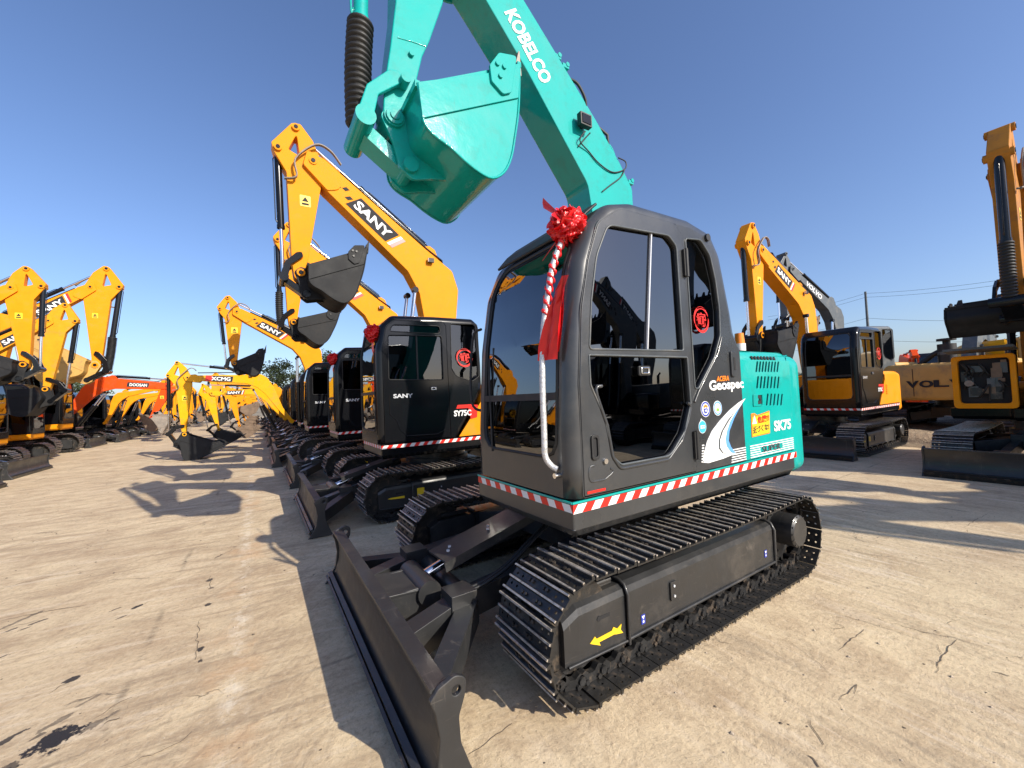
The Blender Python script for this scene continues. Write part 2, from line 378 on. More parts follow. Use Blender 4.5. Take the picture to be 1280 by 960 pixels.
# ------------------------------------------------------------------ undercarriage, blade
def make_under(root, lod, bm_='frame', has_blade=True, bx=0.):
    u = MB()
    u.cyl((0,0,.55),(0,0,.62),.50,'frame',40); u.cyl((0,0,.62),(0,0,.74),.44,'steel',40); u.cyl((0,0,.72),(0,0,.82),.48,'frame',40)
    u.box((0,0,.46),(1.15,.86,.2),'frame')
    for sx in (-1,1):
        for sy in (-1,1): u.beam((sx*.35,sy*.3,.42),(sx*.62,sy*.84,.34),.26,.2,'frame')
    u.build('chassis', root, .006 if lod < 2 else 0)
    if not has_blade: return
    b = MB(); Y = 1.14
    prof = [(1.95,.425),(1.925,.36),(1.915,.28),(1.92,.20),(1.945,.12),(1.985,.055)]
    back = [(p[0]-.028, p[1]) for p in prof]
    b.grid([[(p[0]+bx,-Y,p[1]) for p in prof],[(p[0]+bx,Y,p[1]) for p in prof]], bm_, True)
    b.grid([[(p[0]+bx,Y,p[1]) for p in back],[(p[0]+bx,-Y,p[1]) for p in back]], bm_, True)
    b.box((1.918+bx,0,.422),(.075,2*Y,.016),bm_)
    b.beam((1.975+bx,-Y,.055),(1.975+bx,Y,.055),.03,.10,bm_,(.35,0,1))       # cutting edge, bolted
    b.beam((2.0+bx,-Y-.01,.035),(2.0+bx,Y+.01,.035),.016,.09,'steel',(.4,0,1))
    bl = b.build('blade', root)
    for s in (-1,1):
        e = MB(); poly = fillet([(2.03,.005,0),(1.985,.07),(1.945,.14),(1.93,.25),(1.945,.35),(1.965,.40,.01),(1.93,.435,.02),(1.86,.46,.04),(1.812,.435,.035),(1.822,.37),(1.85,.30),(1.845,.2),(1.81,.10),(1.77,.005,0)],.06,4)
        e.plate([(p[0]+bx,p[1]) for p in poly], [circ(1.858+bx,.402,.019,14)], .022, .004, bm_, side(s*(Y+.012)))
        e.build('end_plate', bl)
    a = MB()
    for s in (-1,1):
        a.beam((1.875+bx,s*.44,.19),(1.42,s*.40,.30),.13,.16,bm_); a.beam((1.44,s*.40,.30),(.45,s*.36,.40),.11,.15,bm_)
        a.beam((1.865+bx,s*.90,.17),(1.45,s*.44,.27),.11,.14,bm_)
        a.box((1.50,s*.41,.31),(.16,.16,.18),bm_)
        a.plate([(1.885+bx,.10),(1.885+bx,.36),(1.62,.36),(1.52,.28),(1.52,.22)], (), .025, .003, bm_, side(s*.16))
    a.beam((1.88+bx,0,.36),(1.56,0,.34),.36,.014,bm_)
    a.cyl((1.60,-.20,.32),(1.60,.20,.32),.075,bm_,24); a.cyl((1.42,-.36,.28),(1.42,.36,.28),.06,bm_,20)
    a.build('blade_arms', root, .005 if lod < 2 else 0)
    c = MB(); c.cyl((1.60,.0,.34),(1.30,.0,.44),.035,'chrome',16); c.cyl((1.34,.0,.425),(.62,0,.60),.06,'frame',20)
    cc = c.build('blade_cylinder', root)
    if lod < 2:
        g = MB(); g.beam((1.52,.13,.50),(.80,.08,.66),.25,.014,'frame'); g.beam((1.52,.26,.475),(.80,.21,.635),.012,.06,'frame')
        for q, w in ((.12,.0),(.55,.0)):
            for d in (-.03,.03):
                x = 1.52-.72*q; z = .50+.16*q+.008; g.cyl((x+d*.6,.13-.05*q+d,z),(x+d*.6,.13-.05*q+d,z+.012),.011,'lens',10)
        g.build('hose_guard', root)
        h = MB()
        for dy in (0,.03): h.tube([(.75,.32+dy,.62),(1.0,.42+dy,.56),(1.2,.44+dy,.46),(1.38,.43+dy,.40),(1.5,.40+dy,.38)], .011, 'rubber')
        h.build('hose', root)

# ------------------------------------------------------------------ cab
def outline_len(P):
    S = [0]
    for i in range(1, len(P)): S.append(S[-1]+math.dist(P[i], P[i-1]))
    return S
def make_cab(root, c):
    """c: outline (closed, starts at the front bottom corner), y0,y1, door/window polygons, materials"""
    m = c['m']; y0, y1 = c['y0'], c['y1']; R = .075
    P = fillet(c['outline'], .05, 6)
    # refine long edges so the corner ribbon bends smoothly
    Q = []
    for i, p in enumerate(P):
        q = P[(i+1)%len(P)]; n = max(1, int(math.dist(p, q)/.12))
        Q += [(p[0]+(q[0]-p[0])*k/n, p[1]+(q[1]-p[1])*k/n) for k in range(n)]
    P = Q; n = len(P)
    zs0, zs1 = c['front']                       # span (heights) of the windscreen opening
    ribs = []
    for k in range(6):
        t = k/5*PI/2; q_ = inset(P, R*(1-math.sin(t)) if k < 5 else 0); zmin = min(p[1] for p in P); xf_ = c.get('flat_rear', -9)
        q_ = [(p[0] if p[0] <= xf_ else q[0], p[1] if p[1] < zmin+.004 else q[1]) for p, q in zip(P, q_)]
        ribs.append((q_, y1-R*(1-math.cos(t))))
    left = [[(q[0], y, q[1]) for q in poly] for poly, y in ribs]
    right = [[(q[0], y0+(y1-y), q[1]) for q in poly] for poly, y in ribs][::-1]
    mb = MB()
    mb.grid(left, m, True, True); mb.grid(right, m, True, True)
    A, B = left[-1], right[0]
    front = lambda i: P[i][0] > c['fx'] and zs0-.02 < P[i][1] < zs1+.02
    for i in range(n):
        j = (i+1)%n
        if front(i) and front(j): continue
        mb.add([A[i],A[j],B[j],B[i]], [(0,1,2,3)], m, True)
    ins = ribs[0][0]
    dg = inset_door = c['door']
    mb.plate(ins, [inset(dg, -.007), c['quarter']], .024, 0, m, side(y1-.012))
    rr = [(q[0], q[1]) for q in ins]
    mb.plate(rr, [c['rwin']], .024, 0, m, side(y0+.012))
    cab = mb.build('cab', root)
    # seal behind the door gap
    g = MB(); g.plate(inset(dg, -.012), [inset(dg, .02)], .006, 0, 'darkin', side(y1-.024)); g.build('door_seal', cab)
    # windscreen surround and glass follow the curved nose
    idx = [i for i in range(n) if front(i)]
    idx.sort(key=lambda i: P[i][1]); F = [P[i] for i in idx]; S = outline_len(F); T = S[-1]
    def on(y, s, d=0.):
        s = max(0, min(T, s))
        for i in range(1, len(S)):
            if s <= S[i] or i == len(S)-1:
                q = (s-S[i-1])/max(1e-9, S[i]-S[i-1]); a, b = F[i-1], F[i]
                tx, tz = b[0]-a[0], b[1]-a[1]; l = math.hypot(tx, tz); nx, nz = tz/l, -tx/l
                return (a[0]+(b[0]-a[0])*q+nx*d, y, a[1]+(b[1]-a[1])*q+nz*d)
    ya, yb = y0+R, y1-R
    def rr_loop(ax, bx, s0, s1, r, k=56):
        poly = fillet([(ax,s0),(bx,s0),(bx,s1),(ax,s1)], r, 6)
        S2 = outline_len(poly+[poly[0]]); out = []
        for i in range(k):
            t = S2[-1]*i/k
            for q in range(1, len(S2)):
                if t <= S2[q]: break
            f_ = (t-S2[q-1])/max(1e-9, S2[q]-S2[q-1]); a, b = poly[q-1], (poly+[poly[0]])[q]
            out.append((a[0]+(b[0]-a[0])*f_, a[1]+(b[1]-a[1])*f_))
        return out
    ww = c['ww']                                 # window: (y margin left, right, s margin bottom, top, corner radius)
    W0 = rr_loop(ya+ww[0], yb-ww[1], ww[2], T-ww[3], ww[4])
    # outer loop: project each window point outwards on the rectangle
    cy, cs_ = (ya+yb)/2, T/2
    def torect(p):
        dx, dy = p[0]-cy, p[1]-cs_; k = 1/max(abs(dx)/((yb-ya)/2), abs(dy)/(T/2)); return (cy+dx*k, cs_+dy*k)
    O0 = [torect(p) for p in W0]
    s_ = MB()
    rows = [[on(o[0]+(w[0]-o[0])*t, o[1]+(w[1]-o[1])*t) for o, w in zip(O0, W0)] for t in (0,.25,.5,.75,1)]
    s_.grid(rows, m, True, True)
    lip = [[on(w[0], w[1], -.02) for w in W0]]
    s_.grid([rows[-1], lip[0]], m, False, True)
    # corners of the rectangle
    for cyy in (ya, yb):
        for ss in (0, T):
            o_ = sorted(O0, key=lambda p: math.dist(p, (cyy, ss)))[:2]
            s_.add([on(cyy,ss), on(*o_[0]), on(*o_[1])], [(0,1,2)], m)
    s_.build('windscreen_surround', cab)
    gm = c['glass']
    rb = MB(); Wi = [(cy+(p[0]-cy)*.955, cs_+(p[1]-cs_)*.975) for p in W0]
    rb.grid([[on(w[0],w[1],.002) for w in W0],[on(w[0]+(v[0]-w[0])*.5,w[1]+(v[1]-w[1])*.5,.012) for w,v in zip(W0,Wi)],[on(v[0],v[1],-.004) for v in Wi]], 'rubber', True, True)
    sd = c.get('split')
    if sd: rb.grid([[on(ya+ww[0]+.01+(yb-ya-ww[0]-ww[1]-.02)*k/6, T*sd+d, .008) for k in range(7)] for d in (-.02,.02)], 'rubber', False)
    rb.build('windscreen_seal', cab)
    gl = MB(); G = []
    for k in range(8):
        t = k/7; G.append([on(cy+(p[0]-cy)*(1-t*.98), cs_+(p[1]-cs_)*(1-t*.98), -.006) for p in Wi])
    gl.grid(G, gm, True, True); gl.add(G[-1], [tuple(range(len(Wi)))], gm, True)
    gl.build('windscreen', cab)
    # quarter window and right side window
    q = MB(); q.plate(inset(c['quarter'], -.01), (), .005, 0, gm, side(y1-.020)); q.build('quarter_window', cab)
    q = MB(); q.plate(inset(c['rwin'], -.01), (), .005, 0, gm, side(y0+.020)); q.build('side_window', cab)
    if c.get('qrim', True):
        q = MB(); q.tube([(p[0], y1+.001, p[1]) for p in c['quarter']+[c['quarter'][0]]], .006, c.get('seal','rubber'), 6); q.build('window_seal', cab)
    # door
    d = MB(); d.plate(dg, c['dwin'], .03, .004, c.get('dm', m), side(y1-.009))
    door = d.build('cab_door', cab.parent)
    for w in c['dwin']:
        q = MB(); q.plate(inset(w, -.012), (), .005, 0, gm, side(y1-.016)); q.build('door_window', door)
        q = MB(); q.tube([(p[0], y1+.006, p[1]) for p in w+[w[0]]], .006, c.get('seal','rubber'), 6); q.build('window_seal', door)
    for k in c.get('panels', []):
        q = MB(); q.plate(k[0], (), .006, .002, k[1], side(y1+.006)); q.build('door_panel', door)
    q = MB()
    for a, b in c.get('dividers', []): q.beam((a[0],y1-.006,a[1]),(b[0],y1-.006,b[1]),c.get('divw',.02),.012,c.get('divm','rubber'),(0,1,0))
    if q.v: q.build('window_divider', door)
    hx, hz = c['handle']
    q = MB(); q.plate(fillet([(hx-.05,hz-.028),(hx+.05,hz-.028),(hx+.05,hz+.028),(hx-.05,hz+.028)],.012), (), .012, .003, 'rubber', side(y1+.010))
    q.plate(fillet([(hx-.036,hz-.02),(hx+.036,hz-.02),(hx+.036,hz+.02),(hx-.036,hz+.02)],.01), [fillet([(hx-.024,hz-.01),(hx+.02,hz-.01),(hx+.02,hz+.012),(hx-.024,hz+.012)],.006)], .012, .003, 'chrome', side(y1+.018))
    q.build('door_handle', door)
    if c.get('interior', True):
        s = MB(); cxm = (y0+y1)/2
        s.plate(fillet([(.15,1.42),(.62,1.45),(.64,1.52),(.20,1.54)],.03), (), .46, .02, 'seat', side(cxm))
        s.plate(fillet([(.10,1.46),(.24,1.50),(.12,2.12),(-.02,2.10)],.04), (), .44, .02, 'seat', side(cxm))
        s.plate(fillet([(.05,2.10),(.14,2.10),(.10,2.32),(.02,2.30)],.03), (), .26, .02, 'seat', side(cxm))
        s.box((.35,cxm,1.2),(.36,.4,.42),'darkin')
        s.build('seat', cab)
        s = MB()
        for e in (-1,1):
            s.box((.45,cxm+e*.33,1.45),(.5,.12,.22),'darkin'); s.cyl((.68,cxm+e*.33,1.5),(.72,cxm+e*.31,1.75),.02,'rubber'); s.cyl((.72,cxm+e*.31,1.72),(.74,cxm+e*.31,1.82),.03,'rubber')
        s.box((.95,cxm-.38,1.5),(.12,.1,.6),'darkin'); s.build('console', cab)
    return cab, door

# ------------------------------------------------------------------ boom, arm, bucket
BF0, BB0 = (.02,1.32), (1.73,5.05)
BOOM = [(.16,1.22,.05),(.18,2.1,.3),(.14,2.9,.2),(.20,3.28,.1),(.38,3.62,.1),(1.58,4.68,.05),(1.86,4.97,.08),(1.80,5.18,.08),(1.58,5.13,.05),(.05,4.02,.2),(-.40,3.72,.12),(-.50,3.4,.15),(-.44,2.9,.2),(-.16,2.0,.3),(-.12,1.22,.05)]
AB0, AT0 = (1.73,5.05), (1.92,3.39)
ARM = [(1.88,5.58,.03),(1.99,5.56,.05),(2.25,5.20,.04),(2.22,5.08,.03),(2.07,4.82,.08),(2.03,3.55,.1),(2.00,3.29,.07),(1.85,3.29,.07),(1.83,3.55,.1),(1.62,4.75,.1),(1.60,5.05,.08),(1.72,5.38,.06)]
AHOLE = [(1.90,5.10,.02),(2.04,5.16,.02),(1.93,5.42,.02)]
BT0, BQ0 = (1.65,3.45), (1.55,3.15)
SHELL = [(1.58,3.52),(1.56,3.40),(1.55,3.29),(1.49,3.225),(1.38,3.18),(1.28,3.12),(1.17,3.07),(1.07,3.06),(.98,3.12),(.91,3.24),(.87,3.40),(.83,3.60),(.81,3.80),(.80,3.97)]
def catmull(P, n=3):
    q = [P[0]]+P+[P[-1]]; out = []
    for i in range(1, len(q)-2):
        for k in range(n):
            t = k/n; out.append(tuple(.5*((2*q[i][d])+(q[i+1][d]-q[i-1][d])*t+(2*q[i-1][d]-5*q[i][d]+4*q[i+1][d]-q[i+2][d])*t*t+(3*q[i][d]-q[i-1][d]-3*q[i+1][d]+q[i+2][d])*t**3) for d in (0,1)))
    return out+[P[-1]]
SHELL = catmull([(1.58,3.52),(1.56,3.40),(1.55,3.29),(1.49,3.225),(1.38,3.18),(1.28,3.12),(1.17,3.07),(1.07,3.055),(.975,3.12),(.91,3.24),(.87,3.40),(.83,3.60),(.81,3.80),(.80,3.97)])
STRIP = [(.80,3.97),(.83,3.70),(1.56,3.30),(1.58,3.52),(1.06,3.79)]
CUT = [(1.06,3.72,.02),(1.07,3.83,.03),(.99,3.95,.04),(.84,3.99,.02),(.90,3.70,.03),(.97,3.66,.03)]
def cyl_part(root, name, a, b, y, r, frac=.58, bm_='black', bellows=0, ofs=()):
    for dy in (ofs or (0,)):
        a3 = Vector((a[0],y+dy,a[1])); b3 = Vector((b[0],y+dy,b[1])); d = b3-a3; u = d.normalized()
        c = MB(); c.cyl(a3+u*.02, a3+d*frac, r, bm_, 20); c.cyl(a3+d*(frac-.02), a3+d*frac+u*.01, r*1.12, bm_, 20)
        c.cyl(a3+Vector((0,-r,0)), a3+Vector((0,r,0)), r*.9, bm_, 14)
        side_ = u.cross(Vector((0,1,0)))
        c.tube([a3+u*.1+side_*r*1.1, a3+u*.12+side_*r*1.35, a3+d*(frac-.06)+side_*r*1.35, a3+d*(frac-.04)+side_*r], .008*r/.05, bm_, 6)
        o = c.build(name, root)
        q = MB(); q.cyl(a3+d*frac*.95, b3, r*.52, 'chrome', 16); q.cyl(b3+Vector((0,-r*.95,0)), b3+Vector((0,r*.95,0)), r*.85, bm_, 14); q.build('rod', o)
        if bellows:
            k = max(6, int((d.length*(1-frac))/.042)); rs = []; ps = []
            for i in range(6*k+1): ps.append(a3+d*frac+(b3-a3-d*frac)*(i/(6*k)*.95)+u.cross(Vector((0,1,0)))*(.012*math.sin(i/(6*k)*PI))); rs.append(r*(1.25+.42*abs(math.sin(PI*i/6)))*bellows)
            q = MB(); q.tube(ps, .05, 'rubber', 20, rs); q.build('bellows', o)
def circ_int(p, r1, q, r2, sgn):
    d = math.dist(p, q); a = (r1*r1-r2*r2+d*d)/(2*d); h = math.sqrt(max(0, r1*r1-a*a)); ux, uz = (q[0]-p[0])/d, (q[1]-p[1])/d
    return (p[0]+a*ux-sgn*h*uz, p[1]+a*uz+sgn*h*ux)
def make_boomset(root, F, B, T, phi, y=-.13, w=.26, pm='yellow', bk='bblack', word=None, wstyle='sany', armhole=True, bellows=0, boom=None, arm=None, lod=1, tw=None, teeth=5, BW=.70, lift=None, barm='black', m1=(.30,3.30), lamp=True, bs=1., thin=0.):
    """side-view joints in the machine's own xz plane: foot F, boom tip B, arm tip T, bucket turn phi"""
    k = math.dist(F, B)/math.dist(BF0, BB0); ka = math.dist(B, T)/math.dist(AB0, AT0)
    fb = lambda p: sim(p, BF0, BB0, F, B); fa = lambda p: sim(p, AB0, AT0, B, T)
    def sc(poly, f_, s, th=0.):
        q = [f_(p)[:2] for p in poly]
        if th: q = inset(q, th)
        return [(*a, p[2]*s) for a, p in zip(q, poly)]
    bp = boom or fillet(sc(BOOM, fb, k, thin), .05, 4)
    b = MB(); b.plate(bp, (), w, .008*k, pm, side(y))
    # foot boss and pins
    b.cyl((F[0],y-w*.75,F[1]),(F[0],y+w*.75,F[1]),.09*k,pm,20); b.cyl((B[0],y-w*.62,B[1]),(B[0],y+w*.62,B[1]),.055*k,pm,20)
    b.cyl((B[0],y-w*.66,B[1]),(B[0],y+w*.66,B[1]),.03*k,barm,12)
    for e in (-1,1): b.plate(fillet([(*fb((1.86,4.97)),.05),(*fb((1.80,5.2)),.05),(*fb((1.45,5.0)),.05),(*fb((1.35,4.72)),.1),(*fb((1.55,4.66)),.05)],.05), (), .02, .003, pm, side(y+e*(w/2+.008)))
    ck = fb((-.05,4.05)); cb = (ck[0], ck[1])          # arm cylinder base bracket
    # direction along upper boom
    t0, t1 = Vector(fb((.05,4.02))), Vector(fb((1.58,5.13))); ud = (t1-t0).normalized(); nd = Vector((-ud.y, ud.x))
    cbv = t0-ud*.05*k+nd*.09*k; 
    for e in (-1,1): b.plate(fillet([tuple(t0-ud*.35*k-nd*.03),tuple(t0+ud*.12*k-nd*.03),tuple(cbv+ud*.05*k+nd*.03*k),tuple(cbv-ud*.06*k+nd*.04*k)],.03), (), .03, .004, pm, side(y+e*.075*k))
    bo = b.build('boom', root)
    if lod < 2 and lamp:
        p = t0-ud*.15*k-nd*.12*k; l = MB(); l.box((p.x,y+w/2+.05,p.y),(.09,.05,.07),'rubber',None); l.box((p.x+.05,y+w/2+.05,p.y),(.006,.045,.06),'lens')
        l.build('work_lamp', bo)
    # pipes along the boom top
    if lod < 2:
        h = MB()
        for q, off in enumerate((-.08,-.04,.0)):
            pts = [(*(t0-ud*.55*k-nd*.20*k),), (*(t0-ud*.30*k+nd*.06*k),), (*(t0+nd*.035*k),), (*(t0+ud*.8*k+nd*.03*k),), (*(t1-ud*.25*k+nd*.03*k),)]
            h.tube([(pp[0], y+w/2-.03+off*.7, pp[1]+.0*q) for pp in pts], .012, barm, 8)
        h.build('boom_pipes', bo)
    # arm
    ap = arm or fillet(sc(ARM, fa, ka, thin*.7), .05, 4); ah = [fillet(sc(AHOLE, fa, ka), .02, 3)] if (armhole and not arm) else []
    a = MB(); a.plate(ap, ah, w*.74, .008*ka, pm, side(y))
    Pp = fa((1.93,3.64)); Ct = fa((1.94,5.50)); Cb = fa((2.17,5.14))
    for q, rr in ((Ct,.05),(Cb,.05),(T,.055),(Pp,.05)): a.cyl((q[0],y-w*.5,q[1]),(q[0],y+w*.5,q[1]),rr*ka,pm,16); a.cyl((q[0],y-w*.53,q[1]),(q[0],y+w*.53,q[1]),rr*.55*ka,barm,12)
    ao = a.build('arm', root)
    if lod < 2:
        h = MB(); s0, s1, s2, s3, s4 = (fb((1.35,5.10)), fa((1.70,5.28)), fa((1.98,5.0)), fa((1.95,4.75)), fa((2.10,4.70)))
        for dy in (0,.03): h.tube([(*_, ) for _ in [(s0[0],y+w*.45+dy,s0[1]),((s0[0]+s1[0])/2-.02,y+w*.6+dy,(s0[1]+s1[1])/2+.06),(s1[0],y+w*.6+dy,s1[1]),(s2[0]-.02,y+w*.6+dy,s2[1]),(s3[0],y+w*.6+dy,s3[1]),(s4[0],y+w*.45+dy,s4[1])]], .012*ka, 'rubber' if barm!='black' else 'gsteel', 8)
        h.build('hose', ao)
    if not arm and lod < 2:
        for e in (-1,1):
            q = MB(); z_ = fa((1.84,4.45)); q.plate(fillet([(z_[0]-.07,z_[1]-.08),(z_[0]+.07,z_[1]-.08),(z_[0]+.07,z_[1]+.08),(z_[0]-.07,z_[1]+.08)],.012,2), (), .003, 0, 'ysticker', side(y+e*(w*.37+.002)))
            q.plate([(z_[0]-.045,z_[1]-.01),(z_[0]+.045,z_[1]-.01),(z_[0],z_[1]+.06)], (), .003, 0, 'badge', side(y+e*(w*.37+.003))); q.box((z_[0],y+e*(w*.37+.003),z_[1]-.045),(.09,.003,.03),'badge'); q.build('warning_sticker', ao)
    # cylinders
    cyl_part(root, 'arm_cylinder', (cbv.x, cbv.y), Ct, y, .052*k, .56, barm)
    # bucket
    rb = lambda p: (lambda w_: (T[0]+w_[0], T[1]+w_[1]))(rotp((( p[0]-BT0[0])*ka*.97*bs, (p[1]-BT0[1])*ka*.97*bs), (0,0), phi))
    Q = rb(BQ0); J = circ_int(Pp, .40*ka, Q, .35*ka, 1)
    J2 = circ_int(Pp, .40*ka, Q, .35*ka, -1)
    tgt = (Cb[0], Cb[1]); side_ok = lambda j: ((T[0]-B[0])*(j[1]-B[1])-(T[1]-B[1])*(j[0]-B[0]))
    ref = ((T[0]-B[0])*(Cb[1]-B[1])-(T[1]-B[1])*(Cb[0]-B[0]))
    if side_ok(J)*ref < side_ok(J2)*ref: J = J2
    cyl_part(root, 'bucket_cylinder', Cb, J, y, .046*ka, .60, barm, bellows)
    for e in (-1,1):
        lk = MB(); A_, B_ = Vector(Pp), Vector(J); d = (B_-A_).normalized(); nn = Vector((-d.y, d.x)); mid = (A_+B_)/2+nn*(.05*ka if ref>0 else -.05*ka)
        pts = [A_-d*.055*ka, A_+nn*.05*ka, mid+nn*.045*ka, B_+nn*.05*ka, B_+d*.055*ka, B_-nn*.05*ka, mid-nn*.035*ka, A_-nn*.05*ka]
        lk.plate(fillet([(p.x,p.y) for p in pts], .03, 3), (), .035, .006, pm if bk == pm else 'black', side(y+e*(w*.5+.0)))
        lk.build('link', root)
    l2 = MB(); l2.beam((J[0],y,J[1]),(Q[0],y,Q[1]),.16*ka,.085*ka,pm if bk == pm else 'black',(1,0,0)); l2.cyl((J[0],y-w*.68,J[1]),(J[0],y+w*.68,J[1]),.062*ka,pm if bk == pm else 'black',18)
    l2.cyl((Q[0],y-w*.5,Q[1]),(Q[0],y+w*.5,Q[1]),.05*ka,pm if bk == pm else 'black',16); l2.build('bucket_link', root)
    hw = BW/2*ka
    bu = MB()
    sh = [rb(p) for p in SHELL]; si = [rb(p) for p in inset(SHELL+[(1.2,3.77)], .018)[:-1]]
    bu.grid([[(p[0],y-hw,p[1]) for p in sh],[(p[0],y-hw*.33,p[1]) for p in sh],[(p[0],y+hw*.33,p[1]) for p in sh],[(p[0],y+hw,p[1]) for p in sh]], bk, True)
    bu.grid([[(p[0],y+hw-.015,p[1]) for p in si],[(p[0],y-hw+.015,p[1]) for p in si]], bk, True)
    for e in (-1,1):
        bu.plate(sh, (), .018, 0, bk, side(y+e*(hw-.0095)))
        bu.plate([rb(p) for p in STRIP], (), .014, .002, bk, side(y+e*(hw+.006)))
        bu.tube([(*_,) for _ in [(rb(p)[0],y+e*hw,rb(p)[1]) for p in SHELL]], .009*ka, bk, 6)
        bu.plate(fillet([(*rb((1.66,3.54)),.05),(*rb((1.74,3.45)),.05),(*rb((1.66,3.28)),.1),(*rb((1.62,3.12)),.05),(*rb((1.53,3.06)),.05),(*rb((1.40,3.10)),.05),(*rb((1.25,3.13)),.0),(*rb((1.56,3.42)),.0),(*rb((1.57,3.53)),.0)],.05,4), (), .03, .004, bk, side(y+e*w*.34))
        bu.cyl((T[0],y+e*w*.30,T[1]),(T[0],y+e*(w*.34+.035),T[1]),.065*ka,bk,18)
    l0, l1 = rb((.80,3.97)), rb((.82,3.80)); bu.beam((l0[0],y-hw,l0[1]),(l0[0],y+hw,l0[1]),.03*ka,.035*ka,bk)
    l0, l1 = rb((1.58,3.52)), rb((1.56,3.40)); bu.beam((l0[0],y-hw,l0[1]),(l0[0],y+hw,l0[1]),.03*ka,.04*ka,bk)
    bo2 = bu.build('bucket', root)
    for i in range(teeth):
        yy = y-hw+.05*ka+(2*hw-.10*ka)*i/(teeth-1); t = MB(); q0 = Vector(rb((.80,3.95))); dv = Vector(rb((.775,4.10)))-q0; dn = Vector((-dv.y, dv.x)).normalized()
        a_, w_ = .032*ka, .036*ka; tip = q0+dv
        vs = [(*(q0-dv*.3+dn*a_),), (*(q0-dv*.3-dn*a_),), (*(tip-dn*.004),), (*(tip+dn*.004),)]
        V3 = [(v[0],yy-w_,v[1]) for v in vs]+[(v[0],yy+w_,v[1]) for v in vs]
        V3[2] = (vs[2][0],yy-w_*.55,vs[2][1]); V3[3] = (vs[3][0],yy-w_*.55,vs[3][1]); V3[6] = (vs[2][0],yy+w_*.55,vs[2][1]); V3[7] = (vs[3][0],yy+w_*.55,vs[3][1])
        t.add(V3, [(0,1,2,3),(7,6,5,4),(0,4,5,1),(1,5,6,2),(2,6,7,3),(3,7,4,0)], 'gsteel' if bk == 'teal' else bk); t.build('tooth', bo2)
    for e in (-1,1):
        t = MB(); t.plate(fillet([(*rb(p), p[2]*ka) for p in CUT], .02, 3), (), .02, .003, bk, side(y+e*(hw+.022)))
        for q in ((.955,3.86),(.99,3.78),(1.01,3.86)):
            z_ = rb(q); t.cyl((z_[0],y+e*(hw+.03),z_[1]),(z_[0],y+e*(hw+.045),z_[1]),.017*ka,bk if bk=='teal' else 'steel',6)
        t.build('side_cutter', bo2)
    # boom cylinders
    if lift is None: lift = (F[0]+.62*k, F[1]-.30*k)
    m1 = fb(m1)
    cyl_part(root, 'boom_cylinder', lift, m1, y, .055*k, .6, barm, 0, (-w*.5-.07*k, w*.5+.07*k))
    # lettering on both flanks
    if word:
        c0, c1 = Vector(fb((1.20,4.60))), Vector(fb((.62,4.12)))   # middle of the upper boom, tip side / bend side
        d = (c1-c0).normalized(); L = (c1-c0).length
        for s in (1,-1):
            g = MB(); dd = d if s > 0 else -d; st = c0 if s > 0 else c1
            V = Vector((dd.y, -dd.x)) if s > 0 else Vector((-dd.y, dd.x)); hgt = .15*k if wstyle != 'plain' else .15*k
            yy = y+s*(w/2+.0022); base = st-V*hgt*.5
            P2 = lambda u, v: (base.x+dd.x*u+V.x*v, base.y+dd.y*u+V.y*v)
            X = side(yy)
            if wstyle == 'sany':
                g.plate([P2(-.03*k,-.05*k),P2(L*.95,-.05*k),P2(L*1.06,hgt+.05*k),P2(.06*k,hgt+.05*k)], (), .003, 0, 'badge', X)
                g.plate([P2(L*.99,-.05*k),P2(L*1.05,-.05*k),P2(L*1.16,hgt+.05*k),P2(L*1.10,hgt+.05*k)], (), .003, 0, 'white', X)
                g.plate([P2(L*1.05,-.05*k),P2(L*1.13,-.05*k),P2(L*1.24,hgt+.05*k),P2(L*1.16,hgt+.05*k)], (), .003, 0, 'red', X)
                for q in range(3): g.plate([P2(-(.10+.11*q)*k,(.10-.0*q)*k),P2(-(.04+.11*q)*k,(.10)*k),P2(-(.01+.11*q)*k,.16*k),P2(-(.07+.11*q)*k,.16*k)] if q%2 else [P2(-(.10+.11*q)*k,.02*k),P2(-(.04+.11*q)*k,.02*k),P2(-(.0+.11*q)*k,.09*k),P2(-(.06+.11*q)*k,.09*k)], (), .003, 0, 'badge', X)
            if wstyle == 'box': g.plate([P2(-.05*k,-.04*k),P2(L*1.02,-.04*k),P2(L*1.05,hgt+.04*k),P2(-.02*k,hgt+.04*k)], (), .003, 0, 'badge', X)
            if wstyle == 'redbox':
                g.plate([P2(-.14*k,-.04*k),P2(.08*k,-.04*k),P2(.12*k,hgt+.04*k),P2(-.12*k,hgt+.04*k)], (), .003, 0, 'red', X); g.plate([P2(.08*k,-.04*k),P2(L*1.02,-.04*k),P2(L*1.06,hgt+.04*k),P2(.12*k,hgt+.04*k)], (), .003, 0, 'badge', X)
            q = P2(.06*k if wstyle != 'plain' else 0, 0); text(g, word, (q[0], yy+s*.003, q[1]), (dd.x,0,dd.y), (V.x,0,V.y), L*(.86 if wstyle != 'plain' else 1.1), hgt, 'white', .03)
            g.build('boom_lettering', bo)
    return bo, ao

